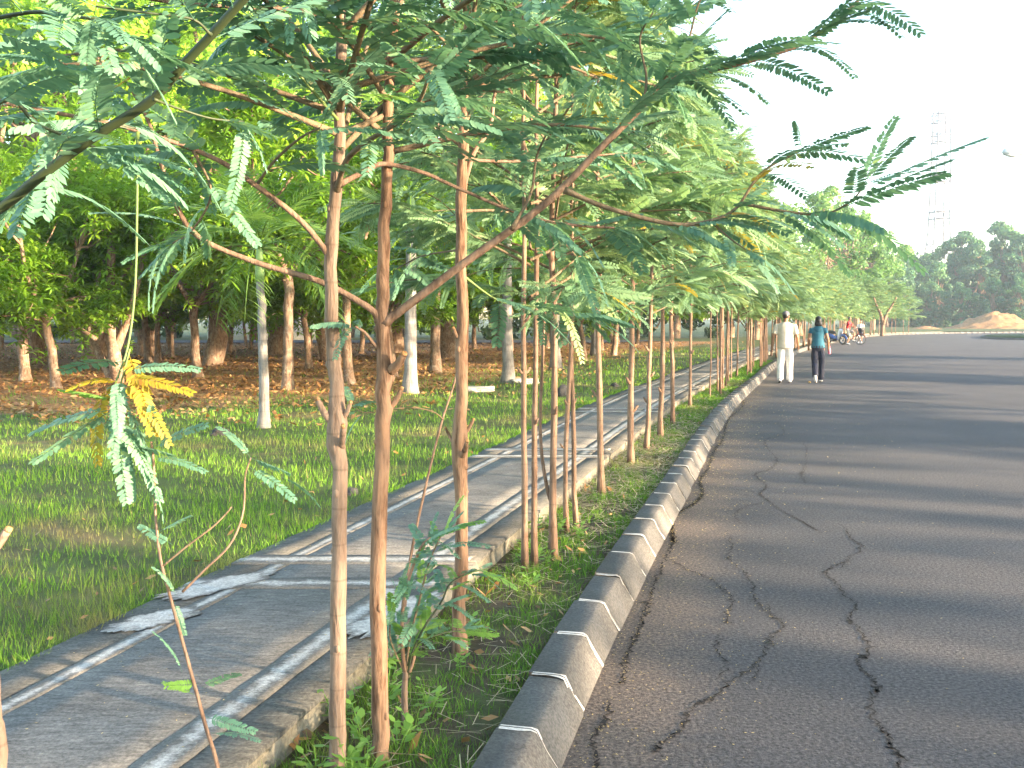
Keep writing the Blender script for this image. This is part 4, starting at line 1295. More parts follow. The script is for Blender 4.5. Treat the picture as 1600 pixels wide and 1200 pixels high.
# the rest of the grove in loose rows
taken = [gat(*b[0]) for b in GR] + [p] + [at(412, 668, .15), at(641, 615, .15), at(793, 600, .15)]
rg = random.Random(11)
cnt = 0
for gy in np.arange(24, 58, 5.2):
    for gx in np.arange(-34, 16, 4.6):
        x = gx + rg.uniform(-1.3, 1.3); y = gy + rg.uniform(-1.5, 1.5)
        if x > kx(y) - 6.5 or x < -0.55 * y - 5: continue
        if min((Vector((x, y, 0)) - Vector((t_.x, t_.y, 0))).length for t_ in taken) < 3.0: continue
        grove_tree("grove tree among the rows of trunks shading the leaf-strewn ground", (x, y, lawn_z(x, y) - .02), rg.randrange(7), rg.uniform(.85, 1.15), rg.uniform(0, 6.28), 1.0)
        taken.append(Vector((x, y, 0))); cnt += 1

# ------------------------------------------------------------------ palms
def palm_frond(seed, L=1.35, n=24, ll=.40, w=.024, droop=.55):
    r = np.random.default_rng(seed); mb = MB()
    t = np.linspace(0, 1, 12)
    P_ = np.stack([L * t * (1 - .16 * t * droop), np.zeros(12), .15 * L * t - droop * L * t ** 2.2], 1)
    mb.tube(P_, np.linspace(.014, .004, 12), 5)
    V, Q, A = [], [], []
    for i in range(n):
        tt = .2 + .8 * i / n
        p = np.array([np.interp(tt, t, P_[:, k]) for k in range(3)])
        q = np.array([np.interp(min(1, tt + .05), t, P_[:, k]) for k in range(3)]) - p; q /= np.linalg.norm(q) + 1e-9
        for sd in (-1, 1):
            l_ = ll * (.55 + .55 * math.sin(math.pi * (tt * .8 + .12))) * r.uniform(.85, 1.1)
            d = q * .75 + np.array([0, sd * .9, r.uniform(.0, .35)]); d /= np.linalg.norm(d)
            s_ = np.cross(d, (0, 0, 1)); s_ /= np.linalg.norm(s_)
            b = len(V)
            V += [p, p + d * l_ * .45 + s_ * w * .5, p + d * l_ * .45 - s_ * w * .5, p + d * l_ * .8 + s_ * w * .4 + (0, 0, -.10 * l_), p + d * l_ * .8 - s_ * w * .4 + (0, 0, -.10 * l_), p + d * l_ + (0, 0, -.25 * l_)]
            Q += [(b, b + 1, b + 3, b + 2)] ; Q += [(b + 2, b + 1, b + 3, b + 4)]; Q += [(b + 4, b + 3, b + 5, b + 5)]
            A += [r.uniform(.2, .9)] * 6
    Q = np.array(Q); tri = Q[2::3][:, :3]; quads = np.concatenate([Q[1::3]])
    tri2 = np.stack([Q[0::3][:, 0], Q[0::3][:, 1], Q[0::3][:, 3]], 1)
    mb.add(V, quads, np.concatenate([tri, tri2]), 0, np.array(A))
    return mb.mesh("palm_frond", M['leaf_palm'])


PF = [palm_frond(i, droop=[.35, .6, .85, .2][i]) for i in range(4)]


def palm(label, p, h, r0, sc, seed, n=13):
    r = np.random.default_rng(seed)
    root = empty("palm_tree", p); tag(root, label, "palm", "slim palms on the lawn")
    z = np.linspace(-.05, h, 14)
    wob = np.cumsum(r.normal(0, .008, (14, 2)), 0); wob[0] = 0
    S = np.stack([wob[:, 0], wob[:, 1], z], 1)
    rd = np.linspace(r0, r0 * .68, 14); rd[0] *= 1.5; rd[1] *= 1.2
    mb = MB(); mb.tube(S, rd, 12); mb.build("trunk", M['bark_palm'], root, smooth=True)
    t0 = S[-1]
    mb = MB(); mb.tube([t0 - (0, 0, .01), t0 + (0, 0, .1), t0 + (0, 0, .35), t0 + (0, 0, .55)], [r0 * .72, r0 * .8, r0 * .6, r0 * .3], 10); mb.build("crownshaft", M['palm_green'], root, smooth=True)
    for i in range(n):
        az = 2.4 * i; el = -.15 + 1.25 * (i / n)
        o = link("frond", PF[0 if el > .8 else (1 if el > .3 else 2)], root)
        o.location = t0 + (0, 0, .42); o.rotation_euler = (0, -el, az); o.scale = (sc, sc, sc)
    return root


palm("small palm with lichen-spotted pale trunk standing alone on the near lawn", gat(412, 668), 1.95, .075, 1.0, 1, 16)
palm("ringed grey palm trunk beside the orange lit grove trunk", gat(641, 615), 3.3, .13, 1.5, 2, 15)
palm("grey palm trunk standing next to the pale stone slabs", gat(793, 600), 3.2, .13, 1.5, 3, 14)
palm("grey palm seen between the thin kerb stems beyond the slabs", gat(868, 577), 3.6, .15, 1.6, 4, 14)
palm("farthest slim palm deep behind the kerb stems", gat(930, 556), 4.0, .16, 1.7, 5, 14)

# ------------------------------------------------------------------ large far trees
def big_variant(seed, h=14.0, rad=5.0, ncl=30, per=110, leaf=.42, hf=.22, droop=0.0):
    r = np.random.default_rng(seed); wood, lf = MB(), MB()
    zt = np.linspace(-.1, h * .6, 8)
    S = np.stack([np.cumsum(r.normal(0, .09, 8)), np.cumsum(r.normal(0, .09, 8)), zt], 1); S[0, :2] = 0
    wood.tube(S, np.linspace(.34, .12, 8), 8, cap=False)
    allv = []
    for i in range(ncl):
        a = r.uniform(0, 6.28); zz = hf + (1 - hf) * (i + .5) / ncl
        prof = math.sin(math.pi * min(.97, (zz - hf) / (1 - hf) * .8 + .16)) ** .7
        q = rad * prof * math.sqrt(r.uniform(.08, 1.0))
        c = np.array([math.cos(a) * q, math.sin(a) * q, zz * h * .93])
        wood.tube([S[int(r.integers(3, 8))], c * (.6, .6, .96), c], [.09, .06, .03], 4, cap=False)
        rb = r.uniform(.16, .30) * rad
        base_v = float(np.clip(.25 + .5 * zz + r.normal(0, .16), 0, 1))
        d = r.normal(0, 1, (per, 3)); d /= np.linalg.norm(d, axis=1)[:, None]
        P_ = c + d * rb * (r.uniform(.35, 1.0, (per, 1)) ** .5) * (1, 1, .72)
        nrm = d + r.normal(0, .55, (per, 3)) + (0, 0, .3); nrm /= np.linalg.norm(nrm, axis=1)[:, None]
        t1 = np.cross(nrm, r.normal(0, 1, (per, 3))); t1 /= np.linalg.norm(t1, axis=1)[:, None]
        t1[:, 2] -= droop; t1 /= np.linalg.norm(t1, axis=1)[:, None]
        t2 = np.cross(nrm, t1)
        l_ = leaf * r.uniform(.6, 1.3, (per, 1))
        V = np.stack([P_ - t1 * l_ * .5, P_ + t2 * l_ * .28, P_ + t1 * l_ * .5, P_ - t2 * l_ * .28], 1).reshape(-1, 3)
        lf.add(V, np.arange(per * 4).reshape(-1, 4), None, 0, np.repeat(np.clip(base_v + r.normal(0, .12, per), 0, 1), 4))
    return wood, lf


def big_set(mat, specs):
    out = []
    for i, kw in enumerate(specs):
        w, l = big_variant(900 + i + int(kw['h'] * 10), **kw)
        out.append((w.mesh("far_trunk", M['bark_grove'], True), l.mesh("far_crown", mat)))
    return out


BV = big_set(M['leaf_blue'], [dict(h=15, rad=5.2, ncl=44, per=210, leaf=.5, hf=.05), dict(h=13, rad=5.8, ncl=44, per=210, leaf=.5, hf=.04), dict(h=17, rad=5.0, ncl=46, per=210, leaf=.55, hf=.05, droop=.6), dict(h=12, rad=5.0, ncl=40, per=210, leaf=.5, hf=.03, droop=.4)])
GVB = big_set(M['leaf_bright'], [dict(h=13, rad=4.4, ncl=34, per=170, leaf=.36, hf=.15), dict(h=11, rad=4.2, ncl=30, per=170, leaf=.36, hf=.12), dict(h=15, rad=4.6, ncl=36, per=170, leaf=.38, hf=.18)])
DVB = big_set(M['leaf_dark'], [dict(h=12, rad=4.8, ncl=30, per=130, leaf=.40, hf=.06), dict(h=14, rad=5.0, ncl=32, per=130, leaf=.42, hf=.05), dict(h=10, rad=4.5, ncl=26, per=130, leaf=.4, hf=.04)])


GVT = big_set(M['leaf_grove'], [dict(h=11.5, rad=4.2, ncl=40, per=360, leaf=.24, hf=.2), dict(h=13, rad=4.4, ncl=44, per=360, leaf=.24, hf=.2)])


def big_tree(name, label, group, p, var, sc, rz, scz=1.0):
    root = empty(name, p, rz); tag(root, label, "tree", group); root.scale = (sc, sc, sc * scz)
    link("trunk", var[0], root); link("crown", var[1], root)
    return root


rb_ = random.Random(3)
# bright trees behind the far end of the row
for i, (px, Y, h) in enumerate([(1215, 74, .8), (1250, 84, .9), (1285, 92, .95), (1318, 100, 1.05), (1340, 116, 1.15), (1180, 68, .8), (1362, 128, 1.1)]):
    x = (px - 800) / F_PX * Y
    big_tree("broad_tree", ["bright green tall tree rising behind the far row, nearest the kerb stems", "bright green tall tree behind the row above the walking man", "bright green tall tree behind the row above the cyclist", "tallest bright green tree behind the far end of the row",
                            "bright green tree whose crown ends the green slope towards the sky", "bright green tree behind the row beside the footpath's far end", "bright tree filling the gap before the bluish woods"][i],
             "tall bright trees behind the row", (x, Y, .1), GVB[i % 3], h, i * 1.7)
# bluish wood closing the road
for i, (px, Y, sc, v) in enumerate([(1385, 170, .95, 1), (1402, 196, 1.1, 0), (1440, 200, 1.0, 0), (1462, 178, .98, 3), (1494, 186, 1.08, 2), (1530, 180, 1.1, 0), (1566, 184, 1.18, 2), (1604, 178, 1.15, 0), (1640, 180, 1.1, 1), (1550, 166, .72, 3), (1590, 164, .78, 3), (1630, 166, .8, 1), (1395, 182, .8, 3), (1452, 172, .62, 1), (1680, 184, 1.1, 2), (1500, 168, .6, 3), (1345, 185, 1.1, 2), (1420, 212, 1.05, 1), (1480, 205, 1.05, 0), (1515, 200, 1.1, 1), (1548, 202, 1.15, 0), (1585, 204, 1.2, 1), (1622, 200, 1.15, 2), (1408, 178, .98, 1), (1432, 186, 1.0, 3)]):
    x = (px - 800) / F_PX * Y
    big_tree("woodland_tree", (["far wood tree at the end of the bright row", "far wood tree beside the gap with the white house", "far wood tree right behind the white house", "rounded far wood tree over the low dark earth strip", "drooping-crowned far wood tree in front of the lattice tower", "far wood tree just right of the lattice tower", "tall drooping far wood tree over the large earth heap", "far wood tree above the right shoulder of the earth heap", "far wood tree at the photo's right edge", "low tree close behind the large earth heap", "low tree behind the earth heap's right flank", "low tree at the right edge below the tall wood", "low tree to the left of the white house gap", "small tree between the white house and the earth heap", "far wood tree beyond the photo's right edge", "small low tree left of the large earth heap", "far wood tree hidden behind the bright row's end"] + ["far wood tree in the back rank filling the gaps of the wood"] * 8)[i], "hazy trees of the far wood", (x, Y, .05), BV[v], sc, rb_.uniform(0, 6.28))
for i, (px, Y, sc) in enumerate([(-20, 27, .95), (60, 34, 1.1), (150, 29, .95), (230, 38, 1.15), (330, 31, 1.0), (430, 40, 1.15), (520, 33, 1.05), (620, 42, 1.15), (700, 36, 1.0), (790, 44, 1.1), (870, 52, 1.15), (-90, 36, 1.1), (960, 58, 1.1)]):
    x = (px - 800) / F_PX * Y
    big_tree("tall_grove_tree", "tall full-crowned tree rising above the lower trees of the grove", "tall trees inside the grove", (x, Y, .1), GVT[i % 2], sc, i * 2.1)
# dark trees behind the grove
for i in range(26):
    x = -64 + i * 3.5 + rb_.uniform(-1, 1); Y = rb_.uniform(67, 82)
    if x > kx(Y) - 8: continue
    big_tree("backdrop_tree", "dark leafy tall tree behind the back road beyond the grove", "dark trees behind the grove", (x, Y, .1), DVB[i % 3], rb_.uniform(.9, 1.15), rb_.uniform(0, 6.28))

# trees on the far (right) side of the road, out of the picture, whose long shadows stripe the asphalt
for i, (dd, Y, v, sc) in enumerate(SHADE_TREES):
    s = s_of_y(max(-7.5, Y)); x, y = kpt(s, -dd); y = Y if Y < -7 else y
    grove_tree("roadside shade tree across the road, out of the picture", (x, y, .1), v % 7, sc, i * 1.1, 1.0, group="shade trees across the road", name="shade_tree")

# the matching row of young trees along the far kerb, also out of the picture
rs = random.Random(8)
ys_ = -19.0
while ys_ < 44:
    s = s_of_y(max(-7.5, ys_)); x, y = kpt(s, -14.3 + rs.uniform(-.3, .3)); y = ys_ if ys_ < -7 else y
    if ys_ < -7: x += (ys_ + 7.5) * .22
    o = row_tree("young roadside tree across the road, out of the picture", (x, y, .1), RV2[rs.randrange(6)], [(0, 0, rs.uniform(-.1, .1))], .035, 4.5, rs.uniform(.85, 1.15), rs.uniform(.65, .95), 2000 + int(ys_ * 10) + 400, k=5)
    o["group"] = "young trees along the far kerb"
    ys_ += rs.choice([.8, 1.1, 1.5, 2.3]) if ys_ < 3 else rs.choice([1.1, 1.6, 2.2, 3.0])
# ------------------------------------------------------------------ right verge and traffic island
mb = MB(); V = []
for s in np.arange(0, s_of_y(52), 1.5):
    for d in (-13.5, -40):
        x, y = kpt(s, d); V.append((x, y, .12))
    x, y = kpt(s, -13.5); V.append((x, y, -.02))
n = len(V) // 3
mb.add(V, [(i * 3, i * 3 + 3, i * 3 + 4, i * 3 + 1) for i in range(n - 1)] + [(i * 3 + 2, i * 3 + 5, i * 3 + 3, i * 3) for i in range(n - 1)], a=0.0)
tag(mb.build("far_verge", M['lawn']), kind="structure")
isl = [(37.6, 78.5), (38.6, 74), (42, 70), (50, 66), (70, 62), (95, 70), (95, 104), (60, 99), (46, 93), (40, 85)]
S = spline([(x, y, 0) for x, y in isl] + [(isl[0][0], isl[0][1], 0)], 60)[:-1]
c = S.mean(0)
mb = MB()
inn = S + (c - S) / np.linalg.norm(c - S, axis=1)[:, None] * .3
n = len(S)
V = np.concatenate([S + (0, 0, -.02), S + (0, 0, .15), inn + (0, 0, .15), inn + (0, 0, .19), [c + (0, 0, .35)]])
mb.add(V, [(k * n + i, k * n + (i + 1) % n, (k + 1) * n + (i + 1) % n, (k + 1) * n + i) for k in range(2) for i in range(n)], None, 0, 0.0)
mb.add(V, [(2 * n + i, 2 * n + (i + 1) % n, 3 * n + (i + 1) % n, 3 * n + i) for i in range(n)], [(3 * n + i, 3 * n + (i + 1) % n, 4 * n) for i in range(n)], 1, 0.0)
tag(mb.build("traffic_island", [M['kerb'], M['lawn']]), kind="structure")

# ------------------------------------------------------------------ earth mounds
def mound(label, px, Y, w, d, h, seed):
    r = np.random.default_rng(seed)
    mb = MB(); V = []; nr, na = 22, 72
    for i in range(nr + 1):
        t = i / nr
        for j in range(na):
            a = 2 * math.pi * j / na
            rr_ = 1 + .10 * noise.noise((math.cos(a) * 1.5, math.sin(a) * 1.5, seed))
            z = h * (math.cos(min(1, t) * math.pi) * .5 + .5) ** .8 * (1 + .22 * noise.noise((math.cos(a) * t * 3, math.sin(a) * t * 3, seed + 5))) + .16 * h * noise.noise((math.cos(a) * t * 8, math.sin(a) * t * 8, 2)) + .05 * h * noise.noise((math.cos(a) * t * 22, math.sin(a) * t * 22, 4))
            V.append((math.cos(a) * t * w * rr_, math.sin(a) * t * d * rr_, z if t < 1 else -.05))
    mb.add(V, [(i * na + j, i * na + (j + 1) % na, (i + 1) * na + (j + 1) % na, (i + 1) * na + j)[::-1] for i in range(nr) for j in range(na)])
    o = mb.build("earth_mound", M['earth'], smooth=True, loc=((px - 800) / F_PX * Y, Y, Z_LAWN))
    tag(o, label, "mound", "earth mounds at the road's end")
mound("large orange heap of earth in front of the far wood", 1556, 145, 7.4, 4.5, 2.25, 1)
mound("low dark strip of earth beside the large orange heap", 1446, 138, 2.4, 1.6, .42, 2)

# ------------------------------------------------------------------ lattice tower
tow = empty("lattice_tower", ((1462 - 800) / F_PX * 300, 300, 0)); tag(tow, "tall pale steel lattice tower rising behind the far wood", "tower")
def tw(z): return 3.9 if z < 14 else (3.9 - (z - 14) / 12 * 1.6 if z < 26 else 2.3 - (z - 26) / 40 * .5)
HT = 63.0
for sx in (-1, 1):
    for sy in (-1, 1):
        mb = MB(); mb.tube([(sx * tw(z), sy * tw(z), z) for z in np.linspace(-.2, HT, 14)], .25, 4); mb.build("leg", M['tower_steel'], tow)
zs = list(np.arange(3, HT + .1, 3.0))
for k in range(len(zs) - 1):
    mb = MB(); z0, z1 = zs[k], zs[k + 1]; a, b = tw(z0), tw(z1)
    for (p, q) in (((-1, -1), (1, -1)), ((1, -1), (1, 1)), ((1, 1), (-1, 1)), ((-1, 1), (-1, -1))):
        mb.tube([(p[0] * a, p[1] * a, z0), (q[0] * b, q[1] * b, z1)], (.14 if z0 < 24 else .06), 3); mb.tube([(q[0] * a, q[1] * a, z0), (p[0] * b, p[1] * b, z1)], (.14 if z0 < 24 else .06), 3)
        mb.tube([(p[0] * a, p[1] * a, z0), (q[0] * a, q[1] * a, z0)], (.2 if z0 < 24 else .08), 3)
    mb.build("bracing", M['tower_steel'], tow)
for z in (62, 56, 44.5, 33.5):
    for yy in (-1.9, 1.9):
        mb = MB(); P_ = [(-2.4, yy, z)]
        for k in range(6): P_ += [(-2.4 + .96 * (k + .5), yy, z - 2.2), (-2.4 + .96 * min(5, k + 1), yy, z)]
        mb.tube(P_[:-2], .09, 4); mb.tube([(-2.6, yy, z - 2.2), (2.6, yy, z - 2.2)], .22, 4); mb.tube([(-2.6, yy, z), (2.6, yy, z)], .22, 4)
        mb.build("cross_arm", M['tower_steel'], tow)
mb = MB(); mb.tube([(-2.2, 0, HT), (0, 0, HT + 2), (2.2, 0, HT)], .14, 4); mb.build("peak", M['tower_steel'], tow)

# ------------------------------------------------------------------ street lamp, its pole out of the picture
YLp = 30.0
lt = atd(1566, 238, YLp); pole_x = lt.x + 2.6
lamp = empty("street_lamp", (pole_x, YLp, .1)); tag(lamp, "pale cobra-head street lamp reaching in from the side against the sky", "street lamp")
zl = lt.z - .1
mb = MB(); mb.tube([(0, 0, -.1), (0, 0, 3), (0, 0, zl - .5), (-.1, 0, zl - .15), (-.6, 0, zl), (-1.9, 0, zl + .02)], [.09, .08, .06, .05, .045, .04], 10); mb.build("pole", M['steel'], lamp, smooth=True)
mb = MB(); mb.tube([(-1.75, 0, zl + .02), (-1.95, 0, zl + .03), (-2.3, 0, zl + .03), (-2.55, 0, zl + .01), (-2.6, 0, zl)], [.05, .10, .13, .10, .03], 12); mb.build("lamp_head", M['lamp_shell'], lamp, smooth=True)
mb = MB(); mb.ellipsoid((-2.3, 0, zl - .08), (.22, .10, .06)); mb.build("lens", M['wall'], lamp, smooth=True)

# ------------------------------------------------------------------ little buildings seen through the trees
def house(label, p, w, d, h, rz, roofh=1.4):
    root = empty("house", p, rz); tag(root, label, "house", "small white houses glimpsed through trees")
    mb = MB(); mb.box((0, 0, h / 2), (w, d, h)); mb.build("wall", M['wall'], root)
    mb = MB(); e = .5
    mb.add([(-w / 2 - e, -d / 2 - e, h + .01), (w / 2 + e, -d / 2 - e, h + .01), (w / 2 + e, d / 2 + e, h + .01), (-w / 2 - e, d / 2 + e, h + .01), (-w / 2 - e, 0, h + roofh), (w / 2 + e, 0, h + roofh)],
           [(0, 1, 5, 4), (2, 3, 4, 5), (3, 2, 1, 0)], [(0, 4, 3), (1, 2, 5)]); mb.build("roof", M['rooftile'], root)
    for k in (-.28, .28):
        mb = MB(); mb.box((k * w, -d / 2 - .03, h * .55), (1.2, .08, 1.2)); f = mb.build("window", M['steel'], root)
        mb = MB(); mb.box((k * w, -d / 2 - .075, h * .55), (1.0, .02, 1.0)); mb.build("pane", M['glass'], f)
    mb = MB(); mb.box((0, -d / 2 - .03, 1.05), (.9, .06, 2.1)); mb.build("door", M['rooftile'], root)
house("small white house glimpsed through the gap in the far wood", ((1422 - 800) / F_PX * 189, 189, .1), 4.2, 4, 4.6, .1, 1.0)
house("white house glimpsed behind the grove beside the small palm", ((425 - 800) / F_PX * 68, 68, .1), 7, 5, 3.0, -.1)

# ------------------------------------------------------------------ grass
def blades(name, P_, hgt, wid, att, seed, lean=.5, mat='blade', parent=None, seg2=True):
    r = np.random.default_rng(seed); n = len(P_)
    a = r.uniform(0, 6.283, n); u = np.stack([np.cos(a), np.sin(a), np.zeros(n)], 1)
    b = r.uniform(0, 6.283, n); ln = np.stack([np.cos(b), np.sin(b), np.zeros(n)], 1) * (lean * r.uniform(.1, 1.2, n) * hgt)[:, None]
    up = np.array([0, 0, 1.0])
    w = (wid * .5)[:, None]; h = hgt[:, None]
    if seg2:
        V = np.stack([P_ - u * w, P_ + u * w, P_ + u * w * .8 + up * h * .55 + ln * .35, P_ - u * w * .8 + up * h * .55 + ln * .35, P_ + up * h * .92 + ln], 1).reshape(-1, 3)
        k = np.arange(n)[:, None] * 5
        mb = MB(); mb.add(V, k + np.array([0, 1, 2, 3]), k + np.array([3, 2, 4]), 0, np.repeat(att, 5))
    else:
        V = np.stack([P_ - u * w, P_ + u * w, P_ + up * h + ln], 1).reshape(-1, 3)
        k = np.arange(n)[:, None] * 3
        mb = MB(); mb.add(V, None, k + np.array([0, 1, 2]), 0, np.repeat(att, 3))
    return mb.build(name, M[mat], parent)


def nz2(x, y, sc, off=0.0):
    """cheap smooth noise for whole arrays, 0..1"""
    return .5 + .25 * (np.sin(x * sc * 1.7 + 1.3 * np.sin(y * sc * 1.1 + off)) + np.sin(y * sc * 1.9 + 1.7 * np.sin(x * sc * .8 + 2 + off)))


rl = np.random.default_rng(21)
KXv = lambda Y: np.interp(Y, _kc[:, 1], _kc[:, 0])
bins = [(2.6, 5, 2600, .0045, .085), (5, 8, 1500, .006, .085), (8, 12, 750, .008, .09), (12, 18, 300, .012, .09), (18, 28, 110, .02, .10), (28, 48, 26, .036, .12)]
Ps, Hs, Ws, As = [], [], [], []
sedge = np.linspace(0, s_far, 900); ex, ey = kpt(sedge, D_P3 + .01)
for (y0, y1, den, w, h) in bins:
    xmax = float(np.interp(y1, ey, ex)); xmin = -.53 * y1 - .3
    n = int((xmax - xmin) * (y1 - y0) * den)
    x = rl.uniform(xmin, xmax, n); y = rl.uniform(y0, y1, n)
    ok = (x < np.interp(y, ey, ex)) & (x > -.53 * y - .3)
    cl = nz2(x, y, 1.6) * .6 + nz2(x, y, 5.0, 3) * .4
    lit = np.clip((KXv(y) - x - 4.5) / 5, 0, 1) * np.clip((y - 13) / 6, 0, 1)
    ok &= rl.random(n) < np.clip(.25 + 1.1 * cl, 0, 1) * (1 - .88 * lit)
    x, y, cl = x[ok], y[ok], cl[ok]
    Ps.append(np.stack([x, y, np.full(len(x), Z_LAWN - .012)], 1)); Hs.append(h * rl.uniform(.45, 1.2, len(x)) * (.55 + .7 * cl)); Ws.append(np.full(len(x), w) * rl.uniform(.7, 1.2, len(x)))
    As.append(np.clip(rl.normal(.5, .2, len(x)), 0, .93) + (rl.random(len(x)) < .10) * .3)
P_ = np.concatenate(Ps); P_[:, 2] += np.array([noise.noise((a * .35, b * .35, 0)) * .05 for a, b in P_[:, :2]]) * np.clip((KXv(P_[:, 1]) - P_[:, 0] - 2.3) / 2, 0, 1)
tag(blades("lawn_grass", P_, np.concatenate(Hs), np.concatenate(Ws), np.clip(np.concatenate(As), 0, 1), 1, seg2=False), "short patchy green and dry grass of the lawn", "grass", kind="stuff")
# tufts hanging over the path's edge
n = 5200; ss = s_of_y(3.0) + rl.random(n) ** 1.5 * 22
tf = nz2(ss, ss * 0, 7.0)
dd = D_P3 + np.abs(rl.normal(.03, .05, n)) - .03
x, y = kpt(ss, dd)
# verge grass
nv = 46000
sv_ = s_of_y(2.7) + rl.random(nv) ** 1.6 * 34
dv_ = rl.uniform(D_BACK + .015, D_P0 - .02, nv)
xv, yv = kpt(sv_, dv_)
cl = nz2(xv, yv, 4.2, 1) * .55 + nz2(xv, yv, 11, 4) * .45
ok = rl.random(nv) < np.clip((cl - .22) * 2.6, .10, 1)
xv, yv, cl = xv[ok], yv[ok], cl[ok]
P_ = np.concatenate([np.stack([x, y, np.full(n, Z_LAWN - .01)], 1), np.stack([xv, yv, np.full(len(xv), Z_VERGE - .012)], 1)])
dist = np.clip(P_[:, 1] / 6, .7, 4)
hh = np.concatenate([.085 * rl.uniform(.5, 1.3, n) * (.4 + tf), .075 * rl.uniform(.4, 1.25, len(xv)) * (.5 + .8 * cl)])
tag(blades("verge_grass", P_, hh, .0042 * dist, np.clip(rl.normal(.48, .2, len(P_)), 0, .95), 2, lean=.8), "short green grass in the verge and along the footpath edge", "grass", kind="stuff")
# straw, dry clippings heaped on the verge
ns = 5200
c0 = s_of_y(10.5)
sS = np.where(rl.random(ns) < .62, rl.normal(c0, 2.2, ns), s_of_y(3.0) + rl.random(ns) * 22)
dS = rl.uniform(D_BACK - .02, D_P0 - .03, ns)
xs, ys = kpt(sS, dS)
a = rl.uniform(0, 3.14, ns); L_ = rl.uniform(.04, .17, ns)
u = np.stack([np.cos(a), np.sin(a), rl.normal(0, .10, ns)], 1) * L_[:, None]; w = np.stack([-np.sin(a), np.cos(a), np.zeros(ns)], 1) * .0022 * np.clip(ys / 6, .8, 3)[:, None]
P_ = np.stack([xs, ys, Z_VERGE + .02 + rl.uniform(0, .035, ns)], 1)
mb = MB(); V = np.stack([P_ - u / 2 - w, P_ + u / 2 - w, P_ + u / 2 + w, P_ - u / 2 + w], 1).reshape(-1, 3)
mb.add(V, np.arange(ns * 4).reshape(-1, 4), None, 0, np.repeat(rl.uniform(0, 1, ns), 4))
tag(mb.build("straw", M['straw']), "pale dry grass clippings strewn over the verge", "clippings", kind="stuff")


def flat_leaves(name, x, y, z, size, att, mat, seed, label, cat, tilt=.35):
    r = np.random.default_rng(seed); n = len(x)
    a = r.uniform(0, 6.283, n)
    u = np.stack([np.cos(a), np.sin(a), r.normal(0, tilt, n)], 1) * size[:, None]; w = np.stack([-np.sin(a), np.cos(a), r.normal(0, tilt, n)], 1) * (size * .42)[:, None]
    P_ = np.stack([x, y, z], 1)
    V = np.stack([P_ - u / 2, P_ + w / 2, P_ + u / 2, P_ - w / 2], 1).reshape(-1, 3)
    mb = MB(); mb.add(V, np.arange(n * 4).reshape(-1, 4), None, 0, np.repeat(att, 4))
    return tag(mb.build(name, M[mat]), label, cat, kind="stuff")


# fallen leaves under the grove
n = 60000
y = 13 + 47 * rl.random(n) ** 1.5; x = rl.uniform(-.56, .30, n) * y
lit = np.clip((KXv(y) - x - 4.0) / 5, 0, 1) * np.clip((y - 13) / 5, 0, 1)
ok = (rl.random(n) < lit * np.clip(nz2(x, y, 1.1, 5) * 1.5, .1, 1)) & (x < KXv(y) - 3.2)
x, y = x[ok], y[ok]
flat_leaves("leaf_litter", x, y, Z_LAWN + rl.uniform(.01, .06, len(x)), rl.uniform(.08, .17, len(x)), rl.uniform(0, 1, len(x)), 'litter', 3, "orange brown fallen leaves carpeting the grove floor", "leaf litter")
# a few brown leaves in the near lawn and verge
n = 420
sS = s_of_y(3.0) + rl.random(n) ** 1.4 * 18; dS = np.where(rl.random(n) < .6, rl.uniform(.25, .9, n), 2.3 + rl.exponential(1.2, n))
x, y = kpt(sS, dS)
flat_leaves("dead_leaves", x, y, np.where(dS < 1, Z_VERGE, Z_LAWN) + .03, rl.uniform(.03, .075, n), rl.uniform(0, .8, n), 'litter', 4, "scattered brown dead leaves in verge and near lawn", "leaves", .5)
# yellow leaflets gathered in the gutter, in the cracks and on the path
n = 2600
sS = s_of_y(2.9) + rl.random(n) ** 1.5 * 20; dS = -rl.exponential(.30, n) - .01
k = rl.random(n)
dS = np.where(k < .12, rl.uniform(D_P0, D_P3, n), np.where(k < .25, -rl.uniform(.1, 4.5, n), dS))
x, y = kpt(sS, dS)
z = np.where(dS > .5, Z_PATH + .006, .006)
cp = np.concatenate([S_[:: 2] for S_ in crk_pts[:6]]); cp = cp[rl.integers(len(cp), size=380)] + rl.normal(0, .018, (380, 3))
x = np.concatenate([x, cp[:, 0]]); y = np.concatenate([y, cp[:, 1]]); z = np.concatenate([z, np.full(380, .007)])
flat_leaves("fallen_leaflets", x, y, z, rl.uniform(.008, .018, len(x)) * np.clip(y / 6, .8, 2.2), rl.uniform(0, 1, len(x)), 'petal', 5, "tiny yellow leaflets gathered in the gutter, the road cracks and on the path", "leaflets", .12)

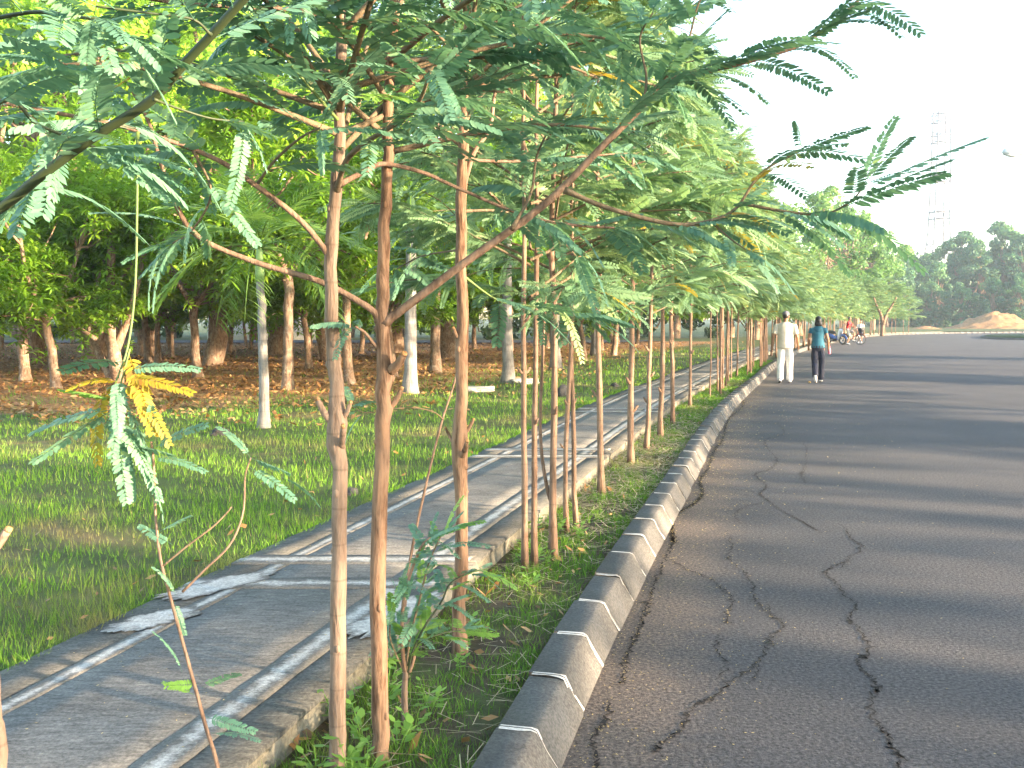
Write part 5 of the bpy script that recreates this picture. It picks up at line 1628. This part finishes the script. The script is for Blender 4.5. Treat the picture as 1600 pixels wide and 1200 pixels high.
# weeds at the foot of the front trees
WR = random.Random(4)
def weed_mesh(seed):
    r = np.random.default_rng(seed); mb = MB()
    for k in range(4):
        a = r.uniform(0, 6.28); h = r.uniform(.06, .15)
        mb.tube([(0, 0, 0), (math.cos(a) * .02, math.sin(a) * .02, h * .6), (math.cos(a) * .045, math.sin(a) * .045, h)], [.0025, .002, .0015], 4, a=.4)
        for j in range(4):
            t = .4 + .2 * j; b = a + r.uniform(-1.6, 1.6)
            p = np.array([math.cos(a) * .045 * t, math.sin(a) * .045 * t, h * t])
            d = np.array([math.cos(b), math.sin(b), r.uniform(.0, .7)]); d /= np.linalg.norm(d); s_ = np.cross(d, (0, 0, 1)); s_ /= np.linalg.norm(s_)
            l_ = r.uniform(.03, .055); w = l_ * .55
            mb.add([p, p + d * l_ * .35 + s_ * w * .5, p + d * l_ * .75 + s_ * w * .38, p + d * l_, p + d * l_ * .75 - s_ * w * .38, p + d * l_ * .35 - s_ * w * .5], [(0, 1, 2, 3), (0, 3, 4, 5)], None, 0, r.uniform(.2, .9))
    return mb.mesh("weed", M['leaf_young'])
WM = [weed_mesh(i) for i in range(4)]
for i in range(34):
    s_ = s_of_y(3.0) + WR.random() ** 1.6 * 4.5; d_ = WR.uniform(.5, .88)
    x, y = kpt(s_, d_)
    o = link("weed_plant", WM[i % 4], None, (x, y, Z_VERGE - .005)); o.rotation_euler = (0, 0, WR.uniform(0, 6)); k = WR.uniform(.7, 1.2); o.scale = (k, k, k)
    tag(o, "small round-leaved green weed growing in the verge below the front trees", "weed", "weeds in the near verge")

# ------------------------------------------------------------------ stones and lumps lying about
def rock(label, name, p, d, mat, seed, flat=False, cat="stone"):
    bm = bmesh.new(); bmesh.ops.create_icosphere(bm, subdivisions=3, radius=1.0)
    for v in bm.verts:
        q = v.co.copy(); k = 1 + .28 * noise.noise(q * 1.6 + Vector((seed, 0, 0))) + .10 * noise.noise(q * 5)
        if flat: q = Vector((max(-.8, min(.8, q.x)) * 1.2, max(-.8, min(.8, q.y)) * 1.2, max(-.6, min(.6, q.z)) * 1.5))
        v.co = Vector((q.x * d[0], q.y * d[1], q.z * d[2])) * k * .5
    me = bpy.data.meshes.new(name); bm.to_mesh(me); bm.free(); me.materials.append(mat)
    o = link(name, me, None, p); o.rotation_euler = (0, 0, seed * 1.3); tag(o, label, cat); return o
q = gat(750, 611); rock("low flat pale concrete slab lying in the lawn", "stone_slab", q + Vector((0, 0, .05)), (.66, .36, .16), M['stone'], .05, True, "slab")
q = gat(822, 600); rock("whitish broken slab beside the grey palm foot", "stone_slab", q + Vector((0, 0, .06)), (.62, .5, .17), M['stone'], .1, True, "slab")
q = gat(880, 618); rock("dark ragged tree stump lump in the lawn", "stump", q + Vector((0, 0, .08)), (.30, .28, .30), M['dark_stone'], 3.1, False, "stump")
q = gat(960, 604); rock("small black lump near the footpath's far side", "stone", q + Vector((0, 0, .03)), (.22, .15, .12), M['dark_stone'], 4.0)
q = gat(345, 680); rock("dark rounded stone on the near lawn left of the small palm", "stone", q + Vector((0, 0, .04)), (.24, .16, .15), M['dark_stone'], 5.3)
q = gat(548, 770); rock("dark clod of earth at the lawn's edge by the front trees", "stone", q + Vector((0, 0, .02)), (.26, .12, .09), M['dark_stone'], 6.2)
q = at(1006, 889, 0); rock("small tan crumpled paper scrap in the gutter", "paper_scrap", q + Vector((0, 0, .008)), (.05, .035, .02), M['petal'], 2.2, True, "paper")
# ------------------------------------------------------------------ people
M['skin'] = plain("brown_skin", (0.30, 0.155, 0.09), 0.55)
M['hair'] = plain("black_hair", (0.012, 0.010, 0.010), 0.45)
M['cream'] = plain("cream_cotton", (0.60, 0.54, 0.44), 0.9)
M['white_cloth'] = plain("white_cotton", (0.70, 0.69, 0.68), 0.9)
M['grey_cloth'] = plain("grey_cotton", (0.12, 0.125, 0.15), 0.9)
M['teal'] = plain("teal_jersey", (0.012, 0.11, 0.17), 0.8)
M['navy'] = plain("navy_cloth", (0.010, 0.014, 0.035), 0.8)
M['blue_stripe'] = plain("blue_cloth", (0.02, 0.05, 0.22), 0.8)
M['red'] = plain("red_jersey", (0.55, 0.02, 0.03), 0.8)
M['khaki'] = plain("pale_khaki", (0.55, 0.50, 0.42), 0.9)
M['shoe'] = plain("white_shoe", (0.68, 0.68, 0.68), 0.6)
M['sole'] = plain("dark_sole", (0.03, 0.03, 0.03), 0.8)
M['pink'] = plain("pink_plastic", (0.75, 0.16, 0.25), 0.35)
M['rubber'] = plain("black_rubber", (0.015, 0.015, 0.015), 0.8)
M['chrome'] = plain("bright_metal", (0.55, 0.55, 0.57), 0.25, 1.0)
M['whitepaint'] = plain("white_paint", (0.72, 0.73, 0.75), 0.3, coat=.5)
M['bluepaint'] = plain("blue_paint", (0.03, 0.10, 0.42), 0.3, coat=.5)
M['blackplastic'] = plain("black_plastic", (0.02, 0.02, 0.022), 0.5)
M['redpaint'] = plain("dark_red_paint", (0.25, 0.05, 0.04), 0.4)
M['eye'] = plain("dark_eye", (0.01, 0.008, 0.008), 0.2)
M['lip'] = plain("lip", (0.22, 0.07, 0.06), 0.5)


def fused(mb, name, mat, parent, voxel=.009, smooth=4):
    """one continuous surface out of overlapping closed shapes"""
    tmp = mb.build("tmp", mat)
    md = tmp.modifiers.new("r", 'REMESH'); md.mode = 'VOXEL'; md.voxel_size = voxel
    sm = tmp.modifiers.new("s", 'SMOOTH'); sm.factor = .5; sm.iterations = smooth
    me = bpy.data.meshes.new_from_object(tmp.evaluated_get(bpy.context.evaluated_depsgraph_get()))
    me.name = name
    old = tmp.data; bpy.data.objects.remove(tmp); bpy.data.meshes.remove(old)
    me.materials.clear(); me.materials.append(mat)
    me.polygons.foreach_set("use_smooth", np.ones(len(me.polygons), dtype=bool))
    return link(name, me, parent)


def loft(mb, rings, k=16):
    """closed body of horizontal ellipses (cx, cy, z, rx, ry)"""
    V = []; a = np.linspace(0, 2 * np.pi, k, endpoint=False)
    for cx, cy, z, rx, ry in rings:
        V.append(np.stack([cx + rx * np.cos(a), cy + ry * np.sin(a), np.full(k, z)], 1))
    n = len(rings)
    V = np.concatenate(V + [np.array([[rings[0][0], rings[0][1], rings[0][2]], [rings[-1][0], rings[-1][1], rings[-1][2]]])])
    Q = [(i * k + j, i * k + (j + 1) % k, (i + 1) * k + (j + 1) % k, (i + 1) * k + j) for i in range(n - 1) for j in range(k)]
    T = [((j + 1) % k, j, n * k) for j in range(k)] + [((n - 1) * k + j, (n - 1) * k + (j + 1) % k, n * k + 1) for j in range(k)]
    mb.add(V, Q, T)


def V3(*a): return np.array(a, dtype=float)


def hand(mb, w, d, side, curl=.35):
    """palm with four unequal fingers and a thumb from wrist w along d; side = +1/-1 thumb direction along +Y"""
    d = d / np.linalg.norm(d)
    fwd = V3(0, 1, 0) - d * d[1]; fwd /= np.linalg.norm(fwd)
    inn = np.cross(d, fwd) * side
    mb.tube([w, w + d * .03, w + d * .075, w + d * .09], [.022, .028, .030, .024], 8)
    for k, (o_, l_) in enumerate(((.026, .066), (.009, .075), (-.009, .070), (-.026, .055))):
        b = w + d * .078 + fwd * o_
        mb.tube([b, b + d * l_ * .5 + inn * l_ * curl * .25, b + d * l_ * .85 + inn * l_ * curl], [.0095, .009, .0075], 6)
    b = w + d * .03 + fwd * .024
    mb.tube([b, b + d * .03 + fwd * .022, b + d * .062 + fwd * .026 + inn * .012], [.011, .010, .008], 6)


def person(label, loc, rz, J, tors, mats, sleeve=.45, shorts=False, hair='short', cap=False, hood=False, sc=1.0, trous_r=(.105, .083, .078), look=0.0, belly=1.0):
    root = empty("person", loc, rz); tag(root, label, "person"); root.scale = (sc, sc, sc)
    nk = V3(*J['neck']); hd = V3(*J['head'])
    B = MB()
    B.tube([nk + (0, 0, -.06), nk, hd + (0, -.01, -.07)], [.065, .052, .055], 10)
    R_ = Matrix.Rotation(look, 4, 'Z')
    B.ellipsoid(hd, (.074, .092, .112), 16, 12, rot=R_)
    def hp(x, y, z): return hd + np.array(R_ @ Vector((x, y, z)))
    B.ellipsoid(hp(0, .015, -.065), (.055, .068, .055), 12, 8, rot=R_)
    B.ellipsoid(hp(0, .098, -.018), (.013, .018, .026), 8, 6, rot=R_)
    for sd in (-1, 1): B.ellipsoid(hp(sd * .077, -.008, -.012), (.010, .020, .032), 8, 6, rot=R_)
    for sd, nm in ((-1, 'L'), (1, 'R')):
        s_, e_, w_ = (V3(*J[k + nm]) for k in ('sh', 'el', 'wr'))
        B.tube([s_, s_ * .5 + e_ * .5, e_, e_ * .5 + w_ * .5, w_], [.052, .046, .039, .036, .026], 10)
        hand(B, w_, w_ - e_, -sd)
        h_, k_, a_ = (V3(*J[k + nm]) for k in ('hip', 'kn', 'an'))
        B.tube([h_, h_ * .5 + k_ * .5, k_, k_ * .6 + a_ * .4, a_], [.080, .070, .054, .054, .036], 10)
    loft(B, [(c_[0], c_[1], c_[2], c_[3] * .86, c_[4] * .86) for c_ in tors])
    fused(B, "body", M['skin'], root, .008, 3)
    S = MB()
    loft(S, tors)
    for nm in 'LR':
        s_, e_ = V3(*J['sh' + nm]), V3(*J['el' + nm])
        t_ = s_ + (e_ - s_) * sleeve * 1.7
        S.tube([s_ * .8 + nk * .2 - (0, 0, .03), s_, t_], [.072, .074, .070 if sleeve > .3 else .062], 10)
    fused(S, "shirt", mats[0], root, .011, 3)
    T = MB()
    hl, hr = V3(*J['hipL']), V3(*J['hipR']); pc = (hl + hr) / 2
    T.ellipsoid(pc + (0, -.01, .02), (.175 * belly, .125 * belly, .13), 14, 10)
    for nm in 'LR':
        h_, k_, a_ = (V3(*J[k + nm]) for k in ('hip', 'kn', 'an'))
        if shorts: T.tube([h_ * .7 + pc * .3, h_ * .5 + k_ * .5, k_ + (h_ - k_) * .02], [.100, .092, .088], 12)
        else: T.tube([h_ * .7 + pc * .3, h_ * .5 + k_ * .5, k_, k_ * .45 + a_ * .55, a_ + (0, 0, -.03)], [trous_r[0] * .95, trous_r[0] * .93, trous_r[1], trous_r[2], trous_r[2]], 12)
    fused(T, "shorts" if shorts else "trousers", mats[1], root, .011, 3)
    for nm in 'LR':
        a_ = V3(*J['an' + nm]); f_ = V3(*J['ft' + nm])
        d = (f_ - a_); d = d / np.linalg.norm(d)
        F = MB(); heel = a_ - d * .05 + (0, 0, -.045)
        F.tube([a_ + (0, 0, -.01), a_ + (0, 0, -.04)], [.042, .045], 10)
        F.tube([heel, heel + d * .06, heel + d * .15, heel + d * .23], [.036, .042, .044, .028], 10)
        fused(F, "shoe", M['shoe'], root, .009, 2)
        Fs = MB(); Fs.tube([heel + (0, 0, -.028), heel + d * .12 + (0, 0, -.030), heel + d * .22 + (0, 0, -.02)], [.026, .033, .022], 8); Fs.build("shoe_sole", M['sole'], root, smooth=True)
    H = MB()
    if hair == 'long':
        H.ellipsoid(hd + (0, -.012, .012), (.088, .105, .118), 16, 12)
        loft(H, [(nk[0], nk[1] - .045, nk[2] + .005, .085, .045), (nk[0], nk[1] - .04, nk[2] + .06, .10, .06), (hd[0], hd[1] - .03, hd[2] - .02, .092, .075)])
        o = fused(H, "hair", M['hair'], root, .010, 3)
    else:
        H.ellipsoid(hp(0, -.020, .022), (.079, .090, .102), 16, 12, rot=R_)
        fused(H, "hair", M['hair'], root, .009, 2)
    if cap:
        C = MB(); C.ellipsoid(hp(0, -.008, .062), (.086, .104, .072), 16, 10, rot=R_)
        C.tube([hp(-.03, .08, .045), hp(0, .15, .03), hp(.03, .08, .045)], [.02, .02, .02], 8)
        C.ellipsoid(hp(0, .11, .045), (.065, .075, .012), 14, 6, rot=R_)
        fused(C, "cap", mats[2], root, .008, 2)
    if hood:
        Ho = MB(); loft(Ho, [(nk[0], nk[1] - .06, nk[2] - .14, .07, .05), (nk[0], nk[1] - .05, nk[2] - .08, .12, .075), (nk[0], nk[1] - .02, nk[2] - .02, .12, .09), (nk[0], nk[1], nk[2] + .01, .08, .07)])
        fused(Ho, "hood", mats[0], root, .011, 3)
    E_ = MB()
    for sd in (-1, 1): E_.ellipsoid(hp(sd * .032, .078, .006), (.012, .008, .008), 8, 6)
    E_.build("eyes", M['eye'], root, smooth=True)
    L_ = MB(); L_.ellipsoid(hp(0, .083, -.062), (.024, .008, .008), 8, 6); L_.build("mouth", M['lip'], root, smooth=True)
    return root


TM = [(0, 0, .84, .205, .150), (0, 0, .95, .200, .150), (0, .005, 1.12, .195, .145), (0, 0, 1.28, .215, .138), (0, -.005, 1.39, .215, .125), (0, -.005, 1.445, .155, .10), (0, 0, 1.485, .065, .06)]
man = at(1226, 598, 0); wom = at(1277, 597, 0)
HEAD = math.radians(-16)
person("man in grey cap, cream shirt and white trousers walking away along the kerb", (man.x, man.y, 0), HEAD,
       dict(neck=(0, -.005, 1.47), head=(.005, .02, 1.62), shL=(-.195, -.005, 1.40), elL=(-.285, -.05, 1.13), wrL=(-.30, .0, .88), shR=(.195, -.005, 1.40), elR=(.275, -.03, 1.12), wrR=(.30, .10, .90),
            hipL=(-.095, 0, .90), knL=(-.105, .03, .48), anL=(-.11, -.10, .115), ftL=(-.12, .03, .06), hipR=(.095, 0, .90), knR=(.11, .09, .49), anR=(.115, .12, .09), ftR=(.125, .30, .06)),
       TM, (M['cream'], M['white_cloth'], M['grey_cloth']), cap=True, look=-.3, sc=1.025)
TW = [(0, 0, .90, .185, .135), (0, 0, 1.0, .165, .125), (0, .01, 1.14, .150, .12), (0, .01, 1.27, .165, .125), (0, 0, 1.38, .160, .105), (0, 0, 1.44, .10, .08), (0, 0, 1.475, .055, .05)]
person("woman in teal hooded top and dark trousers walking away, holding a pink bottle", (wom.x, wom.y, 0), HEAD,
       dict(neck=(0, -.005, 1.46), head=(.0, .01, 1.60), shL=(-.165, 0, 1.385), elL=(-.235, -.04, 1.13), wrL=(-.235, .06, .92), shR=(.165, 0, 1.385), elR=(.24, -.03, 1.13), wrR=(.265, .07, .91),
            hipL=(-.09, 0, .90), knL=(-.075, .0, .47), anL=(-.055, -.27, .20), ftL=(-.04, -.20, .02), hipR=(.09, 0, .90), knR=(.10, .08, .49), anR=(.095, .12, .09), ftR=(.10, .30, .06)),
       TW, (M['teal'], M['navy'], M['grey_cloth']), sleeve=.26, hair='long', hood=True, sc=.965, trous_r=(.100, .075, .080))
# the bottle in her hand
cs, sn = math.cos(HEAD), math.sin(HEAD)
hx, hy = (.27 * cs - .10 * sn) * .965, (.27 * sn + .10 * cs) * .965
bt = empty("bottle", (wom.x + hx + .02, wom.y + hy, .71)); tag(bt, "pink drinking bottle carried in the woman's hand", "bottle")
mb = MB(); loft(mb, [(0, 0, 0, .03, .03), (0, 0, .01, .034, .034), (0, 0, .13, .034, .034), (0, 0, .155, .018, .018), (0, 0, .17, .017, .017)]); mb.build("flask", M['pink'], bt, smooth=True)
mb = MB(); loft(mb, [(0, 0, .165, .021, .021), (0, 0, .195, .021, .021), (0, 0, .20, .015, .015)]); mb.build("cap", M['pink'], bt, smooth=True)
o = rock("tiny yellow blossom lying on the road at the walkers' feet", "blossom", at(1265, 598.5, 0) + Vector((0, 0, .02)), (.07, .06, .05), M['petal'], 1.2, False, "blossom")


def ring(mb, c, r, w, k=30, s=6, ax='Y'):
    a = np.linspace(0, 2 * np.pi, k + 1)
    P_ = np.stack([c[0] + r * np.cos(a), np.full(k + 1, c[1]), c[2] + r * np.sin(a)], 1)
    mb.tube(P_, w, s, cap=False)


# bicycle, heading +X in its own frame
bc = at(1331, 538.5, 0); BRZ = math.radians(-38)
bike = empty("bicycle", (bc.x, bc.y, 0), BRZ); tag(bike, "dark red city bicycle straddled by the rider in red", "bicycle")
for wx in (-.52, .52):
    mb = MB(); ring(mb, (wx, 0, .33), .295, .010); mb.tube([(wx, -.05, .33), (wx, .05, .33)], .022, 8)
    for k in range(14):
        a = k / 14 * 6.283; mb.tube([(wx, .02 * (-1) ** k, .33), (wx + .29 * math.cos(a), 0, .33 + .29 * math.sin(a))], .0018, 3)
    wh = mb.build("wheel", M['chrome'], bike)
    mb = MB(); ring(mb, (wx, 0, .33), .315, .019); mb.build("tyre", M['rubber'], wh, smooth=True)
    mb = MB(); a = np.linspace(.3, 2.6, 12); mb.tube([(wx + .35 * math.cos(t), 0, .33 + .35 * math.sin(t)) for t in a], .016, 6); mb.build("mudguard", M['redpaint'], bike)
mb = MB()
bb, st, hd_, rx = (-.08, 0, .30), (-.20, 0, .78), (.36, 0, .80), (-.52, 0, .33)
for p, q, w in ((bb, st, .017), (bb, (.37, 0, .70), .019), (st, hd_, .016), (bb, rx, .012), (st, rx, .010), ((.35, 0, .86), (.40, 0, .62), .018)): mb.tube([p, q], w, 7)
mb.build("frame", M['redpaint'], bike, smooth=True)
mb = MB()
for sd in (-1, 1): mb.tube([(.40, 0, .64), (.43, sd * .05, .58), (.52, sd * .05, .33)], .011, 6)
mb.build("fork", M['chrome'], bike, smooth=True)
mb = MB(); mb.tube([(.35, 0, .84), (.33, 0, 1.0)], .013, 6); mb.tube([(.20, -.28, 1.02), (.33, -.18, 1.05), (.36, 0, 1.0), (.33, .18, 1.05), (.20, .28, 1.02)], .012, 7); mb.build("handlebar", M['chrome'], bike, smooth=True)
mb = MB(); mb.tube([st, (-.215, 0, .90)], .013, 6); mb.build("seat_post", M['chrome'], bike)
mb = MB(); mb.ellipsoid((-.27, 0, .92), (.10, .09, .035)); mb.ellipsoid((-.15, 0, .92), (.13, .035, .028)); mb.build("saddle", M['blackplastic'], bike, smooth=True)
mb = MB(); ring(mb, (-.08, .05, .30), .09, .006, 18, 4); mb.tube([(-.08, .06, .30), (-.02, .06, .14)], .011, 6); mb.tube([(-.08, -.06, .30), (-.14, -.06, .46)], .011, 6)
mb.box((-.02, .11, .14), (.09, .09, .02)); mb.box((-.14, -.11, .46), (.09, .09, .02)); mb.build("crank", M['chrome'], bike)
mb = MB(); mb.box((.56, 0, .92), (.26, .34, .22), taper=1.15); mb.build("basket", M['blackplastic'], bike)
# rider sits astride: own frame faces +Y, so turned a quarter from the bicycle
TC = [(0, -.03, .88, .165, .125), (0, -.02, .98, .165, .12), (0, .0, 1.12, .17, .12), (0, .03, 1.26, .185, .115), (0, .05, 1.36, .165, .10), (0, .055, 1.41, .10, .08), (0, .06, 1.44, .055, .05)]
rp_ = Vector((bc.x, bc.y, 0)) + Vector((-.25 * math.cos(BRZ), -.25 * math.sin(BRZ), 0.02))
person("cyclist in red shirt and pale shorts astride a bicycle on the road", rp_, BRZ - math.pi / 2,
       dict(neck=(0, .055, 1.43), head=(0, .09, 1.57), shL=(-.175, .05, 1.35), elL=(-.25, .18, 1.12), wrL=(-.26, .42, 1.05), shR=(.175, .05, 1.35), elR=(.25, .18, 1.12), wrR=(.26, .42, 1.05),
            hipL=(-.09, -.02, .92), knL=(-.13, .33, .70), anL=(-.11, .28, .28), ftL=(-.11, .42, .24), hipR=(.09, -.02, .92), knR=(.17, .16, .50), anR=(.27, .06, .09), ftR=(.28, .24, .06)),
       TC, (M['red'], M['khaki'], M['grey_cloth']), shorts=True, look=-.2)
ch = at(1344, 535.5, 0)
person("small distant person in white top and dark shorts behind the bicycle", (ch.x, ch.y, 0), 2.6,
       dict(neck=(0, 0, 1.47), head=(0, .02, 1.62), shL=(-.18, 0, 1.40), elL=(-.25, .02, 1.14), wrL=(-.22, .20, 1.02), shR=(.18, 0, 1.40), elR=(.25, .02, 1.14), wrR=(.22, .20, 1.02),
            hipL=(-.09, 0, .90), knL=(-.10, .02, .48), anL=(-.10, 0, .09), ftL=(-.11, .16, .06), hipR=(.09, 0, .90), knR=(.10, .02, .48), anR=(.10, 0, .09), ftR=(.11, .16, .06)),
       TW, (M['white_cloth'], M['navy'], M['grey_cloth']), shorts=True, sc=.86)

# parked scooter, heading +X in its own frame, turned towards the camera
sp = at(1305, 538, 0); SRZ = math.radians(-62)
sco = empty("motor_scooter", (sp.x, sp.y, 0), SRZ); tag(sco, "white and blue motor scooter parked at the kerb beyond the walkers", "scooter")
for wx in (-.60, .62):
    mb = MB(); ring(mb, (wx, 0, .28), .21, .02, 24); mb.tube([(wx, -.06, .28), (wx, .06, .28)], .05, 8)
    for k in range(6):
        a = k / 6 * 6.283; mb.tube([(wx, 0, .28), (wx + .2 * math.cos(a), 0, .28 + .2 * math.sin(a))], .012, 4)
    wh = mb.build("wheel", M['chrome'], sco); mb = MB(); ring(mb, (wx, 0, .28), .24, .045, 26, 8); mb.build("tyre", M['rubber'], wh, smooth=True)
mb = MB(); a = np.linspace(.25, 2.3, 10); mb.tube([(.62 + .31 * math.cos(t), 0, .28 + .31 * math.sin(t)) for t in a], .055, 8); mb.build("mudguard", M['bluepaint'], sco, smooth=True)
mb = MB(); mb.tube([(.62, -.07, .28), (.42, -.07, .80)], .022, 6); mb.tube([(.62, .07, .28), (.42, .07, .80)], .022, 6); mb.build("fork", M['chrome'], sco, smooth=True)
mb = MB(); loft(mb, [(.30, 0, .32, .05, .12), (.36, 0, .5, .05, .20), (.40, 0, .72, .06, .22), (.42, 0, .90, .08, .17), (.40, 0, .98, .07, .12)]); fused(mb, "leg_shield", M['whitepaint'], sco, .015, 3)
mb = MB(); mb.ellipsoid((.52, 0, .84), (.07, .10, .09)); mb.build("headlight", M['lamp_shell'], sco, smooth=True)
mb = MB(); mb.tube([(.25, 0, .36), (0, 0, .38), (-.3, 0, .5), (-.75, 0, .68)], [.09, .12, .13, .06], 10); mb.tube([(.3, 0, .55), (.05, 0, .42)], [.08, .10], 8); fused(mb, "body_panel", M['bluepaint'], sco, .016, 3)
mb = MB(); mb.tube([(-.80, 0, .80), (-.45, 0, .78), (-.1, 0, .74), (.05, 0, .70)], [.05, .11, .11, .05], 10); mb.build("seat", M['blackplastic'], sco, smooth=True)
mb = MB(); mb.tube([(.30, -.33, 1.02), (.37, -.15, 1.0), (.40, 0, .97), (.37, .15, 1.0), (.30, .33, 1.02)], .018, 8); mb.build("handlebar", M['blackplastic'], sco, smooth=True)
for sd in (-1, 1):
    mb = MB(); mb.tube([(.34, sd * .24, 1.02), (.36, sd * .30, 1.16)], .008, 5); mb.ellipsoid((.36, sd * .31, 1.20), (.015, .06, .045)); mb.build("mirror", M['blackplastic'], sco, smooth=True)
mb = MB(); mb.tube([(-.1, -.14, .28), (-.5, -.16, .27), (-.85, -.17, .33)], [.03, .05, .045], 8); mb.build("exhaust", M['chrome'], sco, smooth=True)
mb = MB(); mb.box((-.05, 0, .27), (.42, .22, .2)); mb.build("engine", M['blackplastic'], sco)
# ------------------------------------------------------------------ morning haze
mb = MB(); mb.box((60, 185, 36), (560, 470, 74))
m_, t_, bs_, out_ = nt("morning_haze")
for l_ in list(out_.inputs[0].links): t_.links.remove(l_)
pv = t_.nodes.new("ShaderNodeVolumePrincipled")
pv.inputs["Color"].default_value = (0.66, 0.83, 1.0, 1)
pv.inputs["Density"].default_value = HAZE
pv.inputs["Anisotropy"].default_value = 0.0
t_.links.new(pv.outputs[0], out_.inputs[1])
hz = mb.build("haze", m_)
tag(hz, "thin pale morning haze over the whole place", "haze", kind="stuff")
